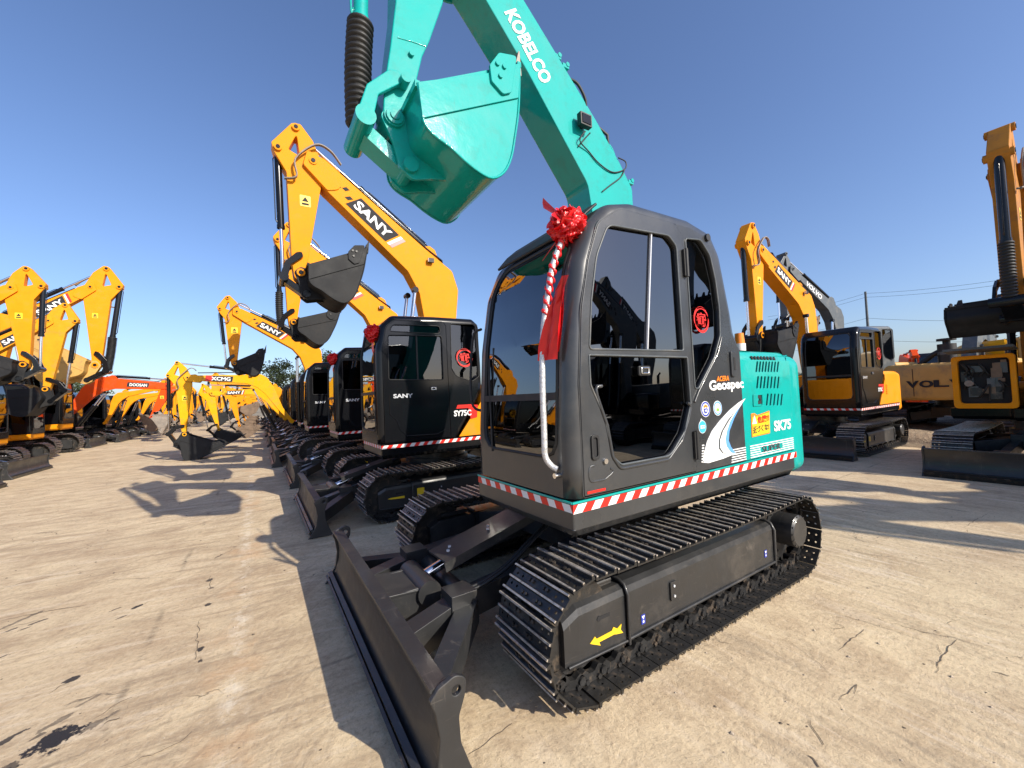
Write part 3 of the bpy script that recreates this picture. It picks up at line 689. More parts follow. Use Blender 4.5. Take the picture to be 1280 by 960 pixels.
# ------------------------------------------------------------------ house (upper structure)
def stripes(mb, a, b, z0, z1, W, n, y_or_x, slant=.0, thick=.003):
    """alternating red and white reflective tape between points a and b (xy)"""
    a = Vector(a); b = Vector(b); d = (b-a)/n
    nrm = Vector((d.y, -d.x)).normalized()*.0015
    if nrm.dot(Vector(W)) < 0: nrm = -nrm
    for i in range(n):
        p, q = a+d*i, a+d*(i+1); s = (d.normalized()*slant)
        q0, q1 = (p, q); t0 = p+s; t1 = q+s
        if i == n-1: t1 = b; 
        if i == 0: q0 = a; t0 = a+s
        vs = [(q0.x+nrm.x,q0.y+nrm.y,z0),(q1.x+nrm.x,q1.y+nrm.y,z0),(t1.x+nrm.x,t1.y+nrm.y,z1),(t0.x+nrm.x,t0.y+nrm.y,z1)]
        mb.add(vs, [(0,1,2,3)], 'red' if i%2 else 'white')
        if i == 0: mb.add([(a.x+nrm.x,a.y+nrm.y,z0),(t0.x+nrm.x,t0.y+nrm.y,z1),(a.x+nrm.x,a.y+nrm.y,z1)], [(0,1,2)], 'red')
def arc_plan(x0, Y, R=1.75, n=14):
    a0 = math.asin(Y/R); return [(-R*math.cos(a0-2*a0*i/n), R*math.sin(a0-2*a0*i/n)) for i in range(n+1)]
def loft(mb, rings, m, cap=True, smooth=True):
    rows = [[(p[0],p[1],z) for p in poly] for poly, z in rings]
    mb.grid(rows, m, smooth, True)
    if cap: mb.add(rows[-1], [tuple(range(len(rows[-1])))], m); mb.add(rows[0], [tuple(range(len(rows[0])-1,-1,-1))], m)
def rounded(poly, z0, z1, r0, r1, n=4):
    out = []
    for i in range(n+1):
        t = i/n*PI/2; out.append((inset(poly, r0*(1-math.sin(t))) , z0+r0*(1-math.cos(t))))
    for i in range(n+1):
        t = i/n*PI/2; out.append((inset(poly, r1*(1-math.cos(t))), z1-r1+r1*math.sin(t)))
    return out
def make_house(root, base_m, cover_m, cw_m, xr=-.455, top=1.785, Y=1.085, lod=1, rim='teal', slots=None, stripe=True, rightbox=True):
    YL = Y
    arc = arc_plan(0, YL)
    plan = [(1.17,YL),(1.17,.075),(.72,.075),(.72,-.36),(.45,-.42),(.45,-YL)]+[(-1.2,-YL)]+[(-1.2,YL)]
    h = MB(); plan = fillet([(p[0],p[1],.012) for p in plan], .012, 2)
    rows = [(inset(plan,.05),.785),(inset(plan,.0),.835),(plan,.97)]
    loft(h, rows, base_m, True, False)
    hf = h.build('house_frame', root, .004 if lod < 2 else 0)
    if stripe:
        s = MB(); stripes(s, (1.17,YL+.001),(-1.235,YL+.001), .918,.962,(0,1),40,0,.035)
        stripes(s, (1.171,YL),(1.171,.08), .922,.962,(1,0),16,0,.02)
        s.build('warning_tape', hf)
    r = MB(); r.beam((1.172,YL+.001,.972),(-1.235,YL+.001,.972),.008,.010,rim); r.beam((1.173,YL,.972),(1.173,.08,.972),.008,.010,rim); r.build('edge_trim', hf)
    e = MB(); body = [(xr,YL-.012),(xr,-YL),(-1.195,-YL),(-1.195,YL-.012)]
    if rightbox: pass
    body = fillet([(p[0],p[1],.01) for p in body], .01, 1)
    loft(e, rounded(body, .975, top, .001, .075), cover_m)
    eo = e.build('engine_cover', root)
    p = MB(); pp = fillet([(xr-.004,.985,.0),(-1.212,.985,.01),(-1.212,top-.075,.01),(xr-.004,top-.075,0)], .01, 2)
    p.plate(pp, slots or [], .012, .003, cover_m, side(YL-.004)); p.build('side_panel', eo)
    if slots:
        p = MB(); p.box(((-1.212+xr)/2,YL-.0125,1.38),(.72,.003,.62),'darkin'); p.build('slot_backing', eo)  # plain black sheet backing the vent slots
    c = MB(); cw = [(-1.20,YL-.0),]+arc[0:] + [(-1.20,-YL)]
    cw = [(-1.20,YL)]+[(x,y) for x, y in arc_plan(0, YL)]+[(-1.20,-YL)]
    cw = fillet([(q[0],q[1],.03) for q in cw], .03, 3)
    loft(c, rounded(cw, .79, top-.02, .09, .11, 5), cw_m)
    co = c.build('counterweight', root)
    if rightbox:
        b = MB(); bx_ = fillet([(.25,-.40),(.25,-YL+.01),(xr+.01,-YL+.01),(xr+.01,-.40)], .04, 3)
        loft(b, rounded(bx_, .975, 1.42, .001, .06), base_m if base_m != 'grey' else 'teal'); b.build('tank_cover', root)
    k = MB()
    for yy in (-.33,.07): k.plate(fillet([(.60,.82),(.55,1.15),(.12,1.48),(-.12,1.44),(-.40,.98),(-.40,.82)],.06,3), (), .03, .004, base_m if base_m=='black' else 'frame', side(yy))
    k.build('boom_bracket', root)
    x = MB(); x.cyl((-.95,-.55,top-.02),(-.95,-.55,top+.26),.035,'frame',14); x.cyl((-.95,-.55,top+.26),(-1.02,-.55,top+.34),.032,'frame',14); x.build('exhaust', root)
    return hf, eo, co

# ------------------------------------------------------------------ seal sticker with a stacked blessing character
def seal(mb, cx, cz, y, r, sgn=1):
    U = (-1,0,0) if sgn > 0 else (1,0,0)
    rng = random.Random(3); n = 40
    for k, (r0, r1, a0, a1) in enumerate(((.86,1.0,.3,3.6),(.84,.99,3.5,6.5),(.92,1.03,1.0,2.2))):
        m_ = 18; o = []; i_ = []
        for i in range(m_+1):
            a = a0+(a1-a0)*i/m_; w = math.sin(PI*i/m_)**.5
            q = r*(r0+r1)/2; h = r*(r1-r0)/2*w*(1+.3*rng.random())*1.2
            o.append((cx-(q+h)*math.cos(a), cz+(q+h)*math.sin(a))); i_.append((cx-(q-h)*math.cos(a), cz+(q-h)*math.sin(a)))
        mb.plate(o+i_[::-1], (), .002, 0, 'red', side(y))
    for ch, dx, dz, w, h in (('宀',0,.42,1.05,.30),('進',-.34,-.10,.62,.78),('財',.32,-.14,.60,.80),('一',0,.26,.7,.06)):
        text(mb, ch, (cx-dx*r*sgn, y+.001*sgn, cz+dz*r), U, UP, w*r, h*r, 'red', .025, 0, .002, center=True)

# ================================================================== HERO EXCAVATOR
YS = 1.09
hero = empty('excavator', (0,0,0))
tag(hero, 'turquoise and dark grey excavator in the foreground, turquoise bucket held high', 'excavator', 'excavators parked in the near row')
tl, tfr = make_track(hero, 1, True, 0)
tr_, _ = make_track(hero, -1, True, 0)
d = MB()
def P2(px, py, y=1.032): return xz(px, py, y)
arw = [P2(738,805),P2(744,796),P2(746,799),P2(765,789),P2(767,784),P2(772,786),P2(777,780),P2(776,787),P2(779,791),P2(770,793),P2(768,793),P2(749,803),P2(751,807)]
d.plate(arw, (), .003, 0, 'ysticker', side(1.0300))
d.build('direction_arrow', tfr)
for (px, py) in ((804,774),(957,692)):
    q = P2(px, py, 1.037); d = MB(); s_ = .020
    d.plate([(q[0]+s_*.8,q[1]+s_*1.3),(q[0]-s_*.8,q[1]+s_*1.3),(q[0]-s_*.8,q[1]-s_*1.3),(q[0]+s_*.8,q[1]-s_*1.3)], (), .003, 0, 'bsticker', side(1.037))
    d.plate([(q[0]+s_*.6,q[1]+s_*1.0),(q[0]-s_*.6,q[1]+s_*1.0),(q[0],q[1]-s_*.0)], (), .003, 0, 'white', side(1.0378)); d.plate(circ(q[0],q[1]-s_*.6,s_*.35,10), (), .003, 0, 'white', side(1.0378))
    d.build('warning_sticker', tfr)
make_under(hero, 0)
SW = lambda X, Y: at(820+X/5.055, 420+Y/5.055, 'y', YS)
slots = []
for (xa, xb, ya, yb, n_) in ((640,772,160,228,8),(645,775,254,332,7),(706,796,364,440,5)):
    for i in range(n_):
        x = xa+(xb-xa)*i/(n_-1); top_, bot_ = SW(x+5, ya+ (x-xa)*.02), SW(x-3, yb)
        w = .0125
        slots.append(fillet([(top_.x+w,top_.z),(bot_.x+w,bot_.z),(bot_.x-w,bot_.z),(top_.x-w,top_.z)], .008, 2))
hf, ec, cw = make_house(hero, 'grey', 'teal', 'teal', slots=slots, lod=0)
d = MB()
for i in range(8):
    a_, b_ = SW(612+i*20, 112), SW(622+i*20, 132)
    d.plate([(a_.x+.011,1.74),(a_.x-.011,1.74),(b_.x-.011,1.708),(b_.x+.011,1.708)], (), .004, 0, 'darkin', fr((0,1.0775,0),(1,0,0),(0,0,1),(0,1,0)))
d.build('top_vents', ec)
# lettering and stickers on the turquoise panel
d = MB(); yy = 1.0895
def sideq(L, y=YS): return [(lambda p: (p.x, p.z))(SW(a, b)) for a, b in L]
o_ = SW(748,605); text(d, 'SK75', (o_.x, yy, o_.z), (-1,0,0), UP, abs(SW(850,600).x-o_.x)*1.05, abs(SW(748,548).z-o_.z)*1.2, 'white', .035, 0, .002)
d.build('model_lettering', ec)
d = MB(); z0 = SW(600,640).z; z1 = SW(600,510).z
pts = sideq([(600,492),(620,487),(640,500),(716,472),(720,614),(606,640)])
d.plate(pts, (), .003, 0, 'osticker', side(yy)); d.plate(sideq([(607,515),(640,508),(713,482),(716,560),(608,572)]), (), .003, 0, 'ysticker', side(yy+.0008)); d.plate(sideq([(608,576),(716,564),(716,608),(610,634)]), (), .003, 0, 'ysticker', side(yy+.0008))
d.plate(sideq([(620,500),(636,553),(607,557)]), (), .003, 0, 'white', side(yy+.0012))
sl = Vector((-1,0,.06)).normalized(); q = SW(640,556); text(d, '危険!!', (q.x,yy+.003,q.z), sl, (0,0,1), abs(SW(712,540).x-q.x), .055, 'red', .03, 0, .002)
q = SW(612,620); text(d, '近づくな!', (q.x,yy+.003,q.z), sl, (0,0,1), abs(SW(712,600).x-q.x), .05, 'darkin', .02, 0, .002)
d.build('danger_sticker', ec)
d = MB()
for i in range(6):
    za = .985+.012+i*.0165
    segs = ((-.517,-1.19),) if i not in (2,3) else ((-.517,-.66),(-1.0,-1.19))
    for a_, b_ in segs: d.box(((a_+b_)/2, yy+.0002, za),(abs(b_-a_),.003,.007),'white')
text(d, 'SUPER', (-.69, yy+.001, 1.014), (-1,0,0), UP, .28, .05, 'slate', .01, 0, .002); 
d.build('stripe_lettering', ec)
d = MB(); q = sideq([(612,370),(668,366),(672,440),(614,446)]); d.plate(fillet(q, .01, 2), [fillet(sideq([(640,374),(668,372),(670,436),(642,438)]), .006, 2)], .010, .002, 'teal', side(yy)); d.box((SW(655,400).x,yy-.002,SW(655,400).z),(.05,.004,.07),'darkin'); d.cyl((SW(645,402).x,yy,SW(645,402).z),(SW(645,402).x,yy+.012,SW(645,402).z),.010,'chrome',12); d.build('panel_latch', ec)
# cab
outl = [(1.17,.985,0),(1.165,1.3,0),(1.125,1.84,.5),(1.06,2.21,.3),(.96,2.43,.2),(.80,2.585,.2),(.60,2.635,.1),(.05,2.645,.1),(-.20,2.60,.12),(-.31,2.45,.2),(-.41,2.05,.3),(-.455,1.77,.2),(-.455,.985,0)]
doorp = fillet([(1.095,.995,.01),(1.09,1.56,.3),(1.055,1.95,.5),(.99,2.22,.3),(.90,2.44,.12),(.72,2.555,.1),(.22,2.565,.06),(.155,2.50,.05),(.145,1.75,0),(.145,.995,.01)], .05, 5)
upw = fillet([(1.015,1.745,.02),(.985,2.0,.3),(.93,2.25,.3),(.83,2.44,.09),(.30,2.475,.06),(.225,2.42,.06),(.215,1.755,.02)], .05, 5)
loww = fillet([(1.02,1.715,.01),(1.02,1.56,.05),(.93,1.38,.1),(.885,1.17,.08),(.82,1.12,.04),(.40,1.12,.12),(.25,1.25,.15),(.17,1.42,.08),(.18,1.715,.01)], .05, 4)
qw = fillet([(.12,2.49,.03),(-.05,2.51,.06),(-.15,2.42,.1),(-.20,2.25,.2),(-.225,2.05,.2),(-.215,1.87,.08),(-.13,1.72,.1),(.07,1.515,.03),(.11,1.515,.02),(.115,2.0,0)], .04, 5)
rw = fillet([(.95,1.45),(.90,2.1),(.75,2.45),(-.1,2.45),(-.15,1.45)], .06, 4)
CAB = dict(seal='slate', flat_rear=-.45, m='grey', y0=.07, y1=1.09, outline=outl, front=(1.045,2.50), fx=.85, door=doorp, quarter=qw, rwin=rw, ww=(.045,.025,.03,.05,.13), glass='g_dark', dwin=[upw, loww],
           dividers=[((.45,2.47),(.545,1.75))], handle=(.60,1.63), split=.27, divm='lens', divw=.009)
cab, door = make_cab(hero, CAB)
# raised relief lines, front lower panel of door, hinges, handle slot
d = MB()
rel = [(1.0,1.56),(.955,1.44),(.915,1.34),(.885,1.17),(.83,1.10),(.42,1.10),(.28,1.20),(.20,1.33),(.16,1.42)]
d.tube([(a, YS+.006, b) for a, b in fillet([(p[0],p[1]) for p in rel], .05, 3)], .010, 'grey', 6)
d.tube([(a, YS+.004, b) for a, b in fillet([(1.06,1.15),(1.06,1.06),(.95,1.06),(.86,1.10)], .03, 3)], .007, 'grey', 6)
d.build('relief_edge', door)
d = MB(); d.plate(fillet([(1.04,1.17),(.985,1.17),(.985,1.30),(1.04,1.30)],.022,4), [fillet([(1.028,1.185),(.997,1.185),(.997,1.285),(1.028,1.285)],.014,4)], .012, .002, 'rubber', side(YS+.010)); d.box((1.012,YS+.004,1.235),(.03,.006,.10),'darkin'); d.build('grip_slot', door)
d = MB(); d.cyl((.945,YS,1.155),(.945,YS+.018,1.155),.014,'chrome',14); d.build('door_lock', door)
for z in (2.32,1.16):
    d = MB(); d.box((.150,YS+.012,z),(.045,.022,.17),'rubber'); d.cyl((.150,YS+.022,z-.09),(.150,YS+.022,z+.09),.012,'rubber',10); d.build('hinge', door)
d = MB(); d.tube([(a, YS+.004, b) for a, b in [(-.225,1.86),(-.17,1.75),(.0,1.575),(.08,1.49),(.125,1.43)]], .009, 'grey', 6)
d.build('relief_edge', cab)
for a_, b_ in ((.13,.06),(-.26,-.20)): 
    pass
d = MB(); q = xz(773,545,YS)
for x in (.05,-.12): d.box((x,.95,2.652),(.05,.06,.03),'rubber')
d.build('roof_cap', cab)
d = MB(); q = xz(886,293,YS); d.cyl((q[0]+.03,YS-.05,q[1]-.03),(q[0]+.03,YS+.015,q[1]-.03),.025,'rubber',14); d.build('side_lamp', cab)
d = MB(); q = xz(913,452,YS); q = xz(916,455,YS); d.plate(fillet([(q[0]+.04,q[1]-.09),(q[0]-.02,q[1]-.09),(q[0]-.02,q[1]+.09),(q[0]+.04,q[1]+.09)],.02,4), (), .014, .003, 'grey', side(YS+.007)); d.box((q[0]+.002,YS+.014,q[1]),(.022,.004,.09),'darkin'); d.build('cover_handle', cab)
# decals on the cab flank
d = MB(); seal(d, *xz(876,400,YS), YS+.004, .085); d.build('seal_sticker', cab)
d = MB()
q = SW(336,362); text(d, 'Geospec', (q.x,YS+.0026,q.z-.004), (-1,0,.02), UP, abs(SW(552,340).x-q.x), .088, 'white', .03, 0, .003)
q = SW(380,288); text(d, 'ACERA', (q.x,YS+.0026,q.z), (-1,0,.02), UP, abs(SW(458,280).x-q.x), .036, 'osticker', .03, .2, .003)
d.build('range_lettering', cab)
def roundel(X, Y, r, ring, inner):
    c_ = SW(X, Y); d = MB(); d.plate(circ(c_.x,c_.z,r), (), .003, 0, 'white', side(YS+.0028)); d.plate(circ(c_.x,c_.z,r*.93), [circ(c_.x,c_.z,r*.72)], .003, 0, ring, side(YS+.0035))
    inner(d, c_.x, c_.z); return d
def in1(d, x, z):
    y = YS+.0045
    for k in range(3):
        a = .5+k*.7; d.plate(circ(x-.022*math.cos(a+.35)*1.0, z+.022*math.sin(a+.35), .009, 8), (), .003, 0, 'osticker', side(y))
    d.plate(fillet([(x+.025,z+.005),(x-.025,z+.005),(x-.018,z-.022),(x,z-.03),(x+.018,z-.022)],.006,2), (), .003, 0, 'bsticker', side(y)); text(d, 'NR', (x,y+.002,z-.010), (-1,0,0), UP, .024, .016, 'white', .02, 0, .002, center=True)
def in2(d, x, z):
    y = YS+.0045
    for k in (-1,0,1): d.plate(fillet([(x+k*.012+.004,z-.02),(x+k*.012-.004,z-.02),(x+k*.012-.004,z-.002+.004*(k==0)),(x+k*.012+.004,z-.002+.004*(k==0))],.003,2), (), .003, 0, 'green', side(y))
def in3(d, x, z):
    y = YS+.0045; d.plate(circ(x,z,.036,18), (), .003, 0, 'sky_ink', side(y)); text(d, 'ECO', (x,y+.002,z), (-1,0,0), UP, .05, .022, 'white', .03, 0, .002, center=True)
roundel(309,462,.052,'bsticker',in1).build('emblem_sticker', cab)
roundel(386,456,.050,'lblue',in2).build('emblem_sticker', cab)
dd = roundel(290,574,.042,'sky_ink',in3); c_ = SW(285,535); dd.plate(fillet([(c_.x+.02,c_.z-.02),(c_.x+.005,c_.z+.018),(c_.x-.02,c_.z-.012)],.005,2), (), .003, 0, 'white', side(YS+.003)); dd.build('emblem_sticker', cab)
d = MB()
sw1 = sideq([(562,394),(520,420),(460,470),(400,535),(350,600),(318,670),(300,740),(292,800),(330,802),(420,775),(500,742),(470,700),(455,660),(460,600),(490,520),(525,450)])
d.plate(sw1, (), .003, 0, 'white', side(YS+.0026))
d.plate(sideq([(540,430),(500,480),(465,540),(445,600),(436,650),(442,695),(470,735),(500,742),(470,700),(455,660),(460,600),(490,520),(525,450)]), (), .003, 0, 'lblue', side(YS+.0034))
d.plate(sideq([(500,470),(450,530),(410,600),(392,660),(392,710),(415,740),(450,745),(420,735),(402,705),(402,655),(420,600),(458,535)]), (), .003, 0, 'slate', side(YS+.0034))
for i in range(7):
    z = SW(300,690+i*17).z; xa = SW(302-i*1.5,700).x; d.box((xa+.012,YS+.0026,z),(.024,.003,.008),'white')
for i in range(6):
    z = .985+.012+i*.0165; xa = SW(478+(5-i)*-2+i*0,700).x; d.box(((xa-.452)/2,YS+.0026,z),(abs(xa+.452),.003,.007),'white')
d.build('swoosh_decal', cab)
d = MB(); q0, q1 = xz(733,616,YS), xz(755,600,YS); d.box(((q0[0]+q1[0])/2,YS+.0075,q0[1]-.0),(abs(q1[0]-q0[0]),.003,.012),'red'); d.build('door_sticker', door)
# grab rail wrapped in silver tape, mirror bracket, wiper, roof visor
RX = 1.16
rail = [(1.02,.965,2.36),(1.09,.965,2.22),(1.13,.955,2.05),(1.165,.945,1.85),(1.185,.945,1.6),(1.19,.945,1.3),(1.19,.945,1.20),(1.17,.965,1.15),(1.15,.99,1.13)]
rail = [(x+.03,y,z) for x, y, z in rail]
d = MB(); d.tube(rail, .016, 'tinsel', 12); d.cyl((1.165,.995,1.10),(1.205,.995,1.10),.014,'chrome',12); d.cyl((1.05,.965,2.37),(.98,.965,2.38),.014,'rubber',10); d.build('grab_rail', cab)
d = MB(); d.tube([(1.17,.30,1.16),(1.15,.26,1.6),(1.13,.24,1.78)], .007, 'rubber', 6); d.beam((1.145,.30,1.35),(1.115,.28,1.85),.012,.016,'rubber'); d.build('wiper', cab)
d = MB(); d.tube([(1.10,.06,1.42),(1.16,.0,1.5),(1.12,-.02,1.95),(1.08,.05,2.02)], .010, 'rubber', 8); d.build('handrail', cab)
d = MB(); q = [(.965,2.425),(.885,2.515),(.80,2.585)]
d.grid([[(a+.02,y,b+.02) for a, b in q] for y in (.17,.58,1.0)], 'rubber', False); d.grid([[(a+.012,y,b+.008) for a, b in q[::-1]] for y in (.17,.58,1.0)], 'rubber', False)
for y in (.17,1.0): d.tube([(a+.016,y,b+.014) for a, b in q], .008, 'rubber', 6)
d.tube([(q[0][0]+.016,y,q[0][1]+.014) for y in (.17,1.0)], .010, 'rubber', 6); d.build('roof_visor', cab)
q = at(925,438,'z',1.79); d = MB(); d.cyl((q.x,q.y,1.785),(q.x,q.y,1.84),.04,'white',16); d.cyl((q.x,q.y,1.84),(q.x,q.y,1.92),.036,'amber',16,r2=.03); d.build('beacon', hero)
# boom, arm and bucket traced on their own planes
YB = -.13
bp = fillet([(.16,1.20,.05),(.16,1.9,.3),(-.06,2.6,.3),(-.14,3.15,.2),(-.10,3.42,.2),(.20,3.80,.1),(.52,4.21,.1),(.90,4.64,.1),(1.25,5.02,.05),(1.42,5.13,.06),(1.36,5.27,.06),(1.20,5.30,.06),(.53,4.83,.1),(.16,4.47,.1),(-.25,4.06,.1),(-.54,3.74,.1),(-.70,3.52,.1),(-.70,3.25,.2),(-.50,2.5,.3),(-.12,1.7,.2),(-.10,1.20,.05)],.05,4)
ap = fillet([(1.10,5.62,.04),(1.22,5.68,.05),(1.66,5.38,.05),(1.66,5.22,.05),(1.58,4.9,.2),(1.61,4.3,.1),(1.66,3.95,.1),(1.71,3.66,.1),(1.725,3.45,.05),(1.66,3.36,.05),(1.58,3.38,.05),(1.53,3.58,.1),(1.43,3.98,.1),(1.37,4.12,.1),(1.25,4.47,.2),(1.16,5.10,.1),(1.12,5.3,.1)],.05,4)
bo, ao = make_boomset(hero, (.02,1.32), (1.32,5.18), (1.655,3.45), 0., YB, .30, 'teal', 'teal', None, boom=bp, arm=ap, lod=0, bellows=1.1, barm='teal', lift=(.62,1.02), BW=.76, teeth=4, m1=(.16,2.2), lamp=False)
# text on boom
d = MB(); c0 = Vector(xz(637,13,.02)); c1 = Vector(xz(684,103,.02)); dv = (c1-c0).normalized(); V = Vector((dv.y,-dv.x))
yy = YB+.15+.003
t0 = c0-V*.075; text(d, 'KOBELCO', (t0.x,yy,t0.y), (dv.x,0,dv.y), (V.x,0,V.y), (c1-c0).length, .15, 'white', .035)
d.build('boom_lettering', bo); d = MB(); t0 = c1-V*.075; text(d, 'KOBELCO', (t0.x,YB-.153,t0.y), (-dv.x,0,-dv.y), (V.x,0,V.y), (c1-c0).length, .15, 'white', .035)
d.build('boom_lettering', bo)
# lamp cables, hose clamps and bracket tabs on the boom
d = MB(); pt = lambda px, py, dy=.0: (lambda p: (p[0], .02+dy, p[1]))(xz(px, py, .02))
d.tube([pt(727,168,.05),pt(722,178,.03),pt(735,190,.01),pt(748,205,.01),pt(765,216,.01),pt(780,212,.01),pt(781,203,.01),pt(772,198,.01)], .006, 'rubber', 6)
d.tube([pt(733,170,.05),pt(728,176,.02),pt(722,184,.01)], .006, 'rubber', 6); d.tube([pt(780,212,.01),pt(775,222,.01),pt(762,232,.01),pt(752,240,.01)], .006, 'rubber', 6)
d.build('lamp_cable', bo)
d = MB(); q = pt(725,156,.06); X = fr(q, (.6,.3,-.74), (.0,.93,.37), (.8,-.2,.56))
d.box((q[0],q[1],q[2]),(.13,.05,.11),'rubber'); d.box((q[0]+.0,q[1]+.028,q[2]),(.10,.006,.08),'black'); d.beam((q[0],.03,q[2]-.03),(q[0],q[1],q[2]-.03),.03,.03,'rubber',(0,0,1)); d.build('boom_lamp', bo)
d = MB()
for px, py in ((695,72),(787,230),(705,84)):
    d = MB(); q = pt(px,py,-.03); d.box((q[0]-.03,q[1],q[2]+.03),(.07,.05,.035),'teal'); d.cyl((q[0]-.05,q[1]-.03,q[2]+.05),(q[0]-.05,q[1]+.03,q[2]+.05),.02,'teal',10); d.build('pipe_clamp', bo)
d = MB(); d.tube([pt(645,2,-.05),pt(668,15,-.05),pt(690,55,-.04),pt(712,95,-.03),pt(728,122,-.05),pt(738,140,-.03),pt(752,158,-.05),pt(768,190,-.05),pt(782,218,-.05)], .011, 'teal', 8)
d.tube([pt(712,95,-.03),pt(722,105,.0),pt(732,126,.0),pt(733,138,-.03)], .013, 'rubber', 8); d.tube([pt(752,158,-.03),pt(760,168,-.01),pt(763,180,-.03)], .014, 'rubber', 8); d.build('hose', bo)
# seams on the arm and grease fittings
d = MB(); d.tube([(xz(px_,py_,YB+.38)[0],YB+.383,xz(px_,py_,YB+.38)[1]) for px_,py_ in ((620,128),(624,150),(625,175),(620,195),(613,214))], .004, 'teal', 5); d.build('weld_seam', [q for q in bpy.data.objects if q.parent is hero and q.name.startswith('bucket') and 'link' not in q.name and 'cyl' not in q.name][0])
d = MB(); pa = lambda px, py: (lambda p: (p[0], YB+.112, p[1]))(xz(px, py, YB+.112))
d.tube([pa(497,47),pa(515,52),pa(532,58)], .004, 'teal', 5); d.build('weld_seam', ao); d = MB(); d.cyl(pa(514,68), tuple(Vector(pa(514,68))+Vector((0,.02,0))), .02, 'teal', 12); d.build('pin_boss', ao); d = MB()
d.cyl(pa(503,107), tuple(Vector(pa(503,107))+Vector((0,.09,0))), .035, 'teal', 16)
d.build('pin_boss', ao)

# red rosette with trailing ribbons hung on the grab rail: a thing of its own
rc = Vector((1.02,.90,2.50)); rc = at(709,283,'y',.97)
ros = empty('ribbon_rosette', rc); tag(ros, 'red satin ribbon rosette tied to the top front corner of the turquoise excavator cab', 'rosette')
rng = random.Random(11); d = MB()
from mathutils import noise as mnz
def ridged(v, f):
    return 1-abs(mnz.noise(v*f))*2.6
rows = []
for i in range(61):
    th = PI*i/60; row = []
    for j in range(96):
        a = 2*PI*j/96; n_ = Vector((math.sin(th)*math.cos(a), math.sin(th)*math.sin(a), math.cos(th)))
        w_ = n_+Vector((mnz.noise(n_*2.1+Vector((3,1,7))), mnz.noise(n_*2.1+Vector((9,4,2))), mnz.noise(n_*2.1)))*.55
        q = .072+.026*ridged(w_, 2.3)+.012*ridged(w_+Vector((5,5,5)), 4.6)+.010*mnz.noise(n_*1.4+Vector((2,8,1)))
        row.append(n_*q)
    rows.append(row)
d.grid(rows, 'silk', True, True)
for k in range(26):
    u = 1-2*(k+.5)/26; a = k*2.4; n_ = Vector((math.sqrt(1-u*u)*math.cos(a), math.sqrt(1-u*u)*math.sin(a), u)); t1 = n_.orthogonal().normalized(); t2 = n_.cross(t1)
    rot = rng.uniform(0,2*PI); e1 = math.cos(rot)*t1+math.sin(rot)*t2; e2 = n_.cross(e1); w = rng.uniform(.045,.06); ph = rng.uniform(0,6); rows = []
    for i in range(8):
        v = i/7; row = []
        for j in range(15):
            s_ = (j/14-.5)*2
            p = n_*(.062+.046*v**.8-.016*s_*s_+.006*math.sin(s_*5+ph)*v)+e1*(s_*w*(.75+.35*v))+e2*(.004+.020*v*v+.010*math.sin(s_*4.2+ph)*v-.014*s_*s_)
            row.append(p)
        rows.append(row)
    d.grid(rows, 'silk', True)
vs = []; d.cyl((0,0,-.02),(0,0,.02),.04,'silk',12)
d.build('flower', ros)
def ribbon(name, pts, w, wave=.01, widths=None):
    d = MB(); rows = []; k = len(pts)
    for i, p in enumerate(pts):
        p = Vector(p); ww_ = widths[i] if widths else w
        side_ = Vector((.35,-.9,0)).normalized()
        rows.append([p+side_*(ww_*(j/6-.5))+Vector((wave*math.sin(j*1.9+i*.8),wave*.6*math.cos(j*1.9+i),0)) for j in range(7)])
    d.grid(rows, 'silk', True); return d.build(name, ros)
L_ = lambda px, py, x=1.2: at(px, py, 'x', x)-rc
ribbon('tail', [L_(*q) for q in ((706,345),(700,362),(695,385),(691,410),(687,432),(684,450))], .07, .015, [.03,.06,.085,.095,.10,.10])
ribbon('tail', [L_(*q) for q in ((703,350,1.18),(699,372,1.18),(697,395,1.18),(694,420,1.18),(692,440,1.18))], .04, .006, [.03,.06,.08,.085,.07])
d = MB(); p0 = [L_(700,270,1.0), L_(692,264,1.0), L_(684,258,1.0), L_(679,254,1.0)]
d.grid([[p+Vector((0,0,-.012-.006*i)),p+Vector((.006,0,0)),p+Vector((0,0,.014+.007*i))] for i, p in enumerate(p0)], 'silk', True); d.build('tail', ros)
d = MB(); p0 = [L_(697,300,1.05), L_(688,312,1.07), L_(678,326,1.09)]
d.grid([[p+Vector((0,-.012+.003*i,0)),p+Vector((0,.012-.003*i,.0))] for i, p in enumerate(p0)], 'silk', True); d.build('tail', ros)
# red twist round the upper rail
d = MB(); pts = []
R3 = [Vector(p) for p in rail]
def on_rail(t):
    z = 2.36-t*.42
    for a, b in zip(R3, R3[1:]):
        if a.z >= z >= b.z: q = (a.z-z)/(a.z-b.z); return a+(b-a)*q
    return R3[0]
for ph in (0, PI):
    d.tube([on_rail(i/90)+Vector((.017*math.cos(i*.30+ph+.5*math.sin(i*.13)),.017*math.sin(i*.30+ph+.5*math.sin(i*.13)),0))-rc for i in range(91)], .0085, 'silk', 6, [.0085+.0035*math.sin(i*.9+ph) for i in range(91)])
d.build('twist', ros)

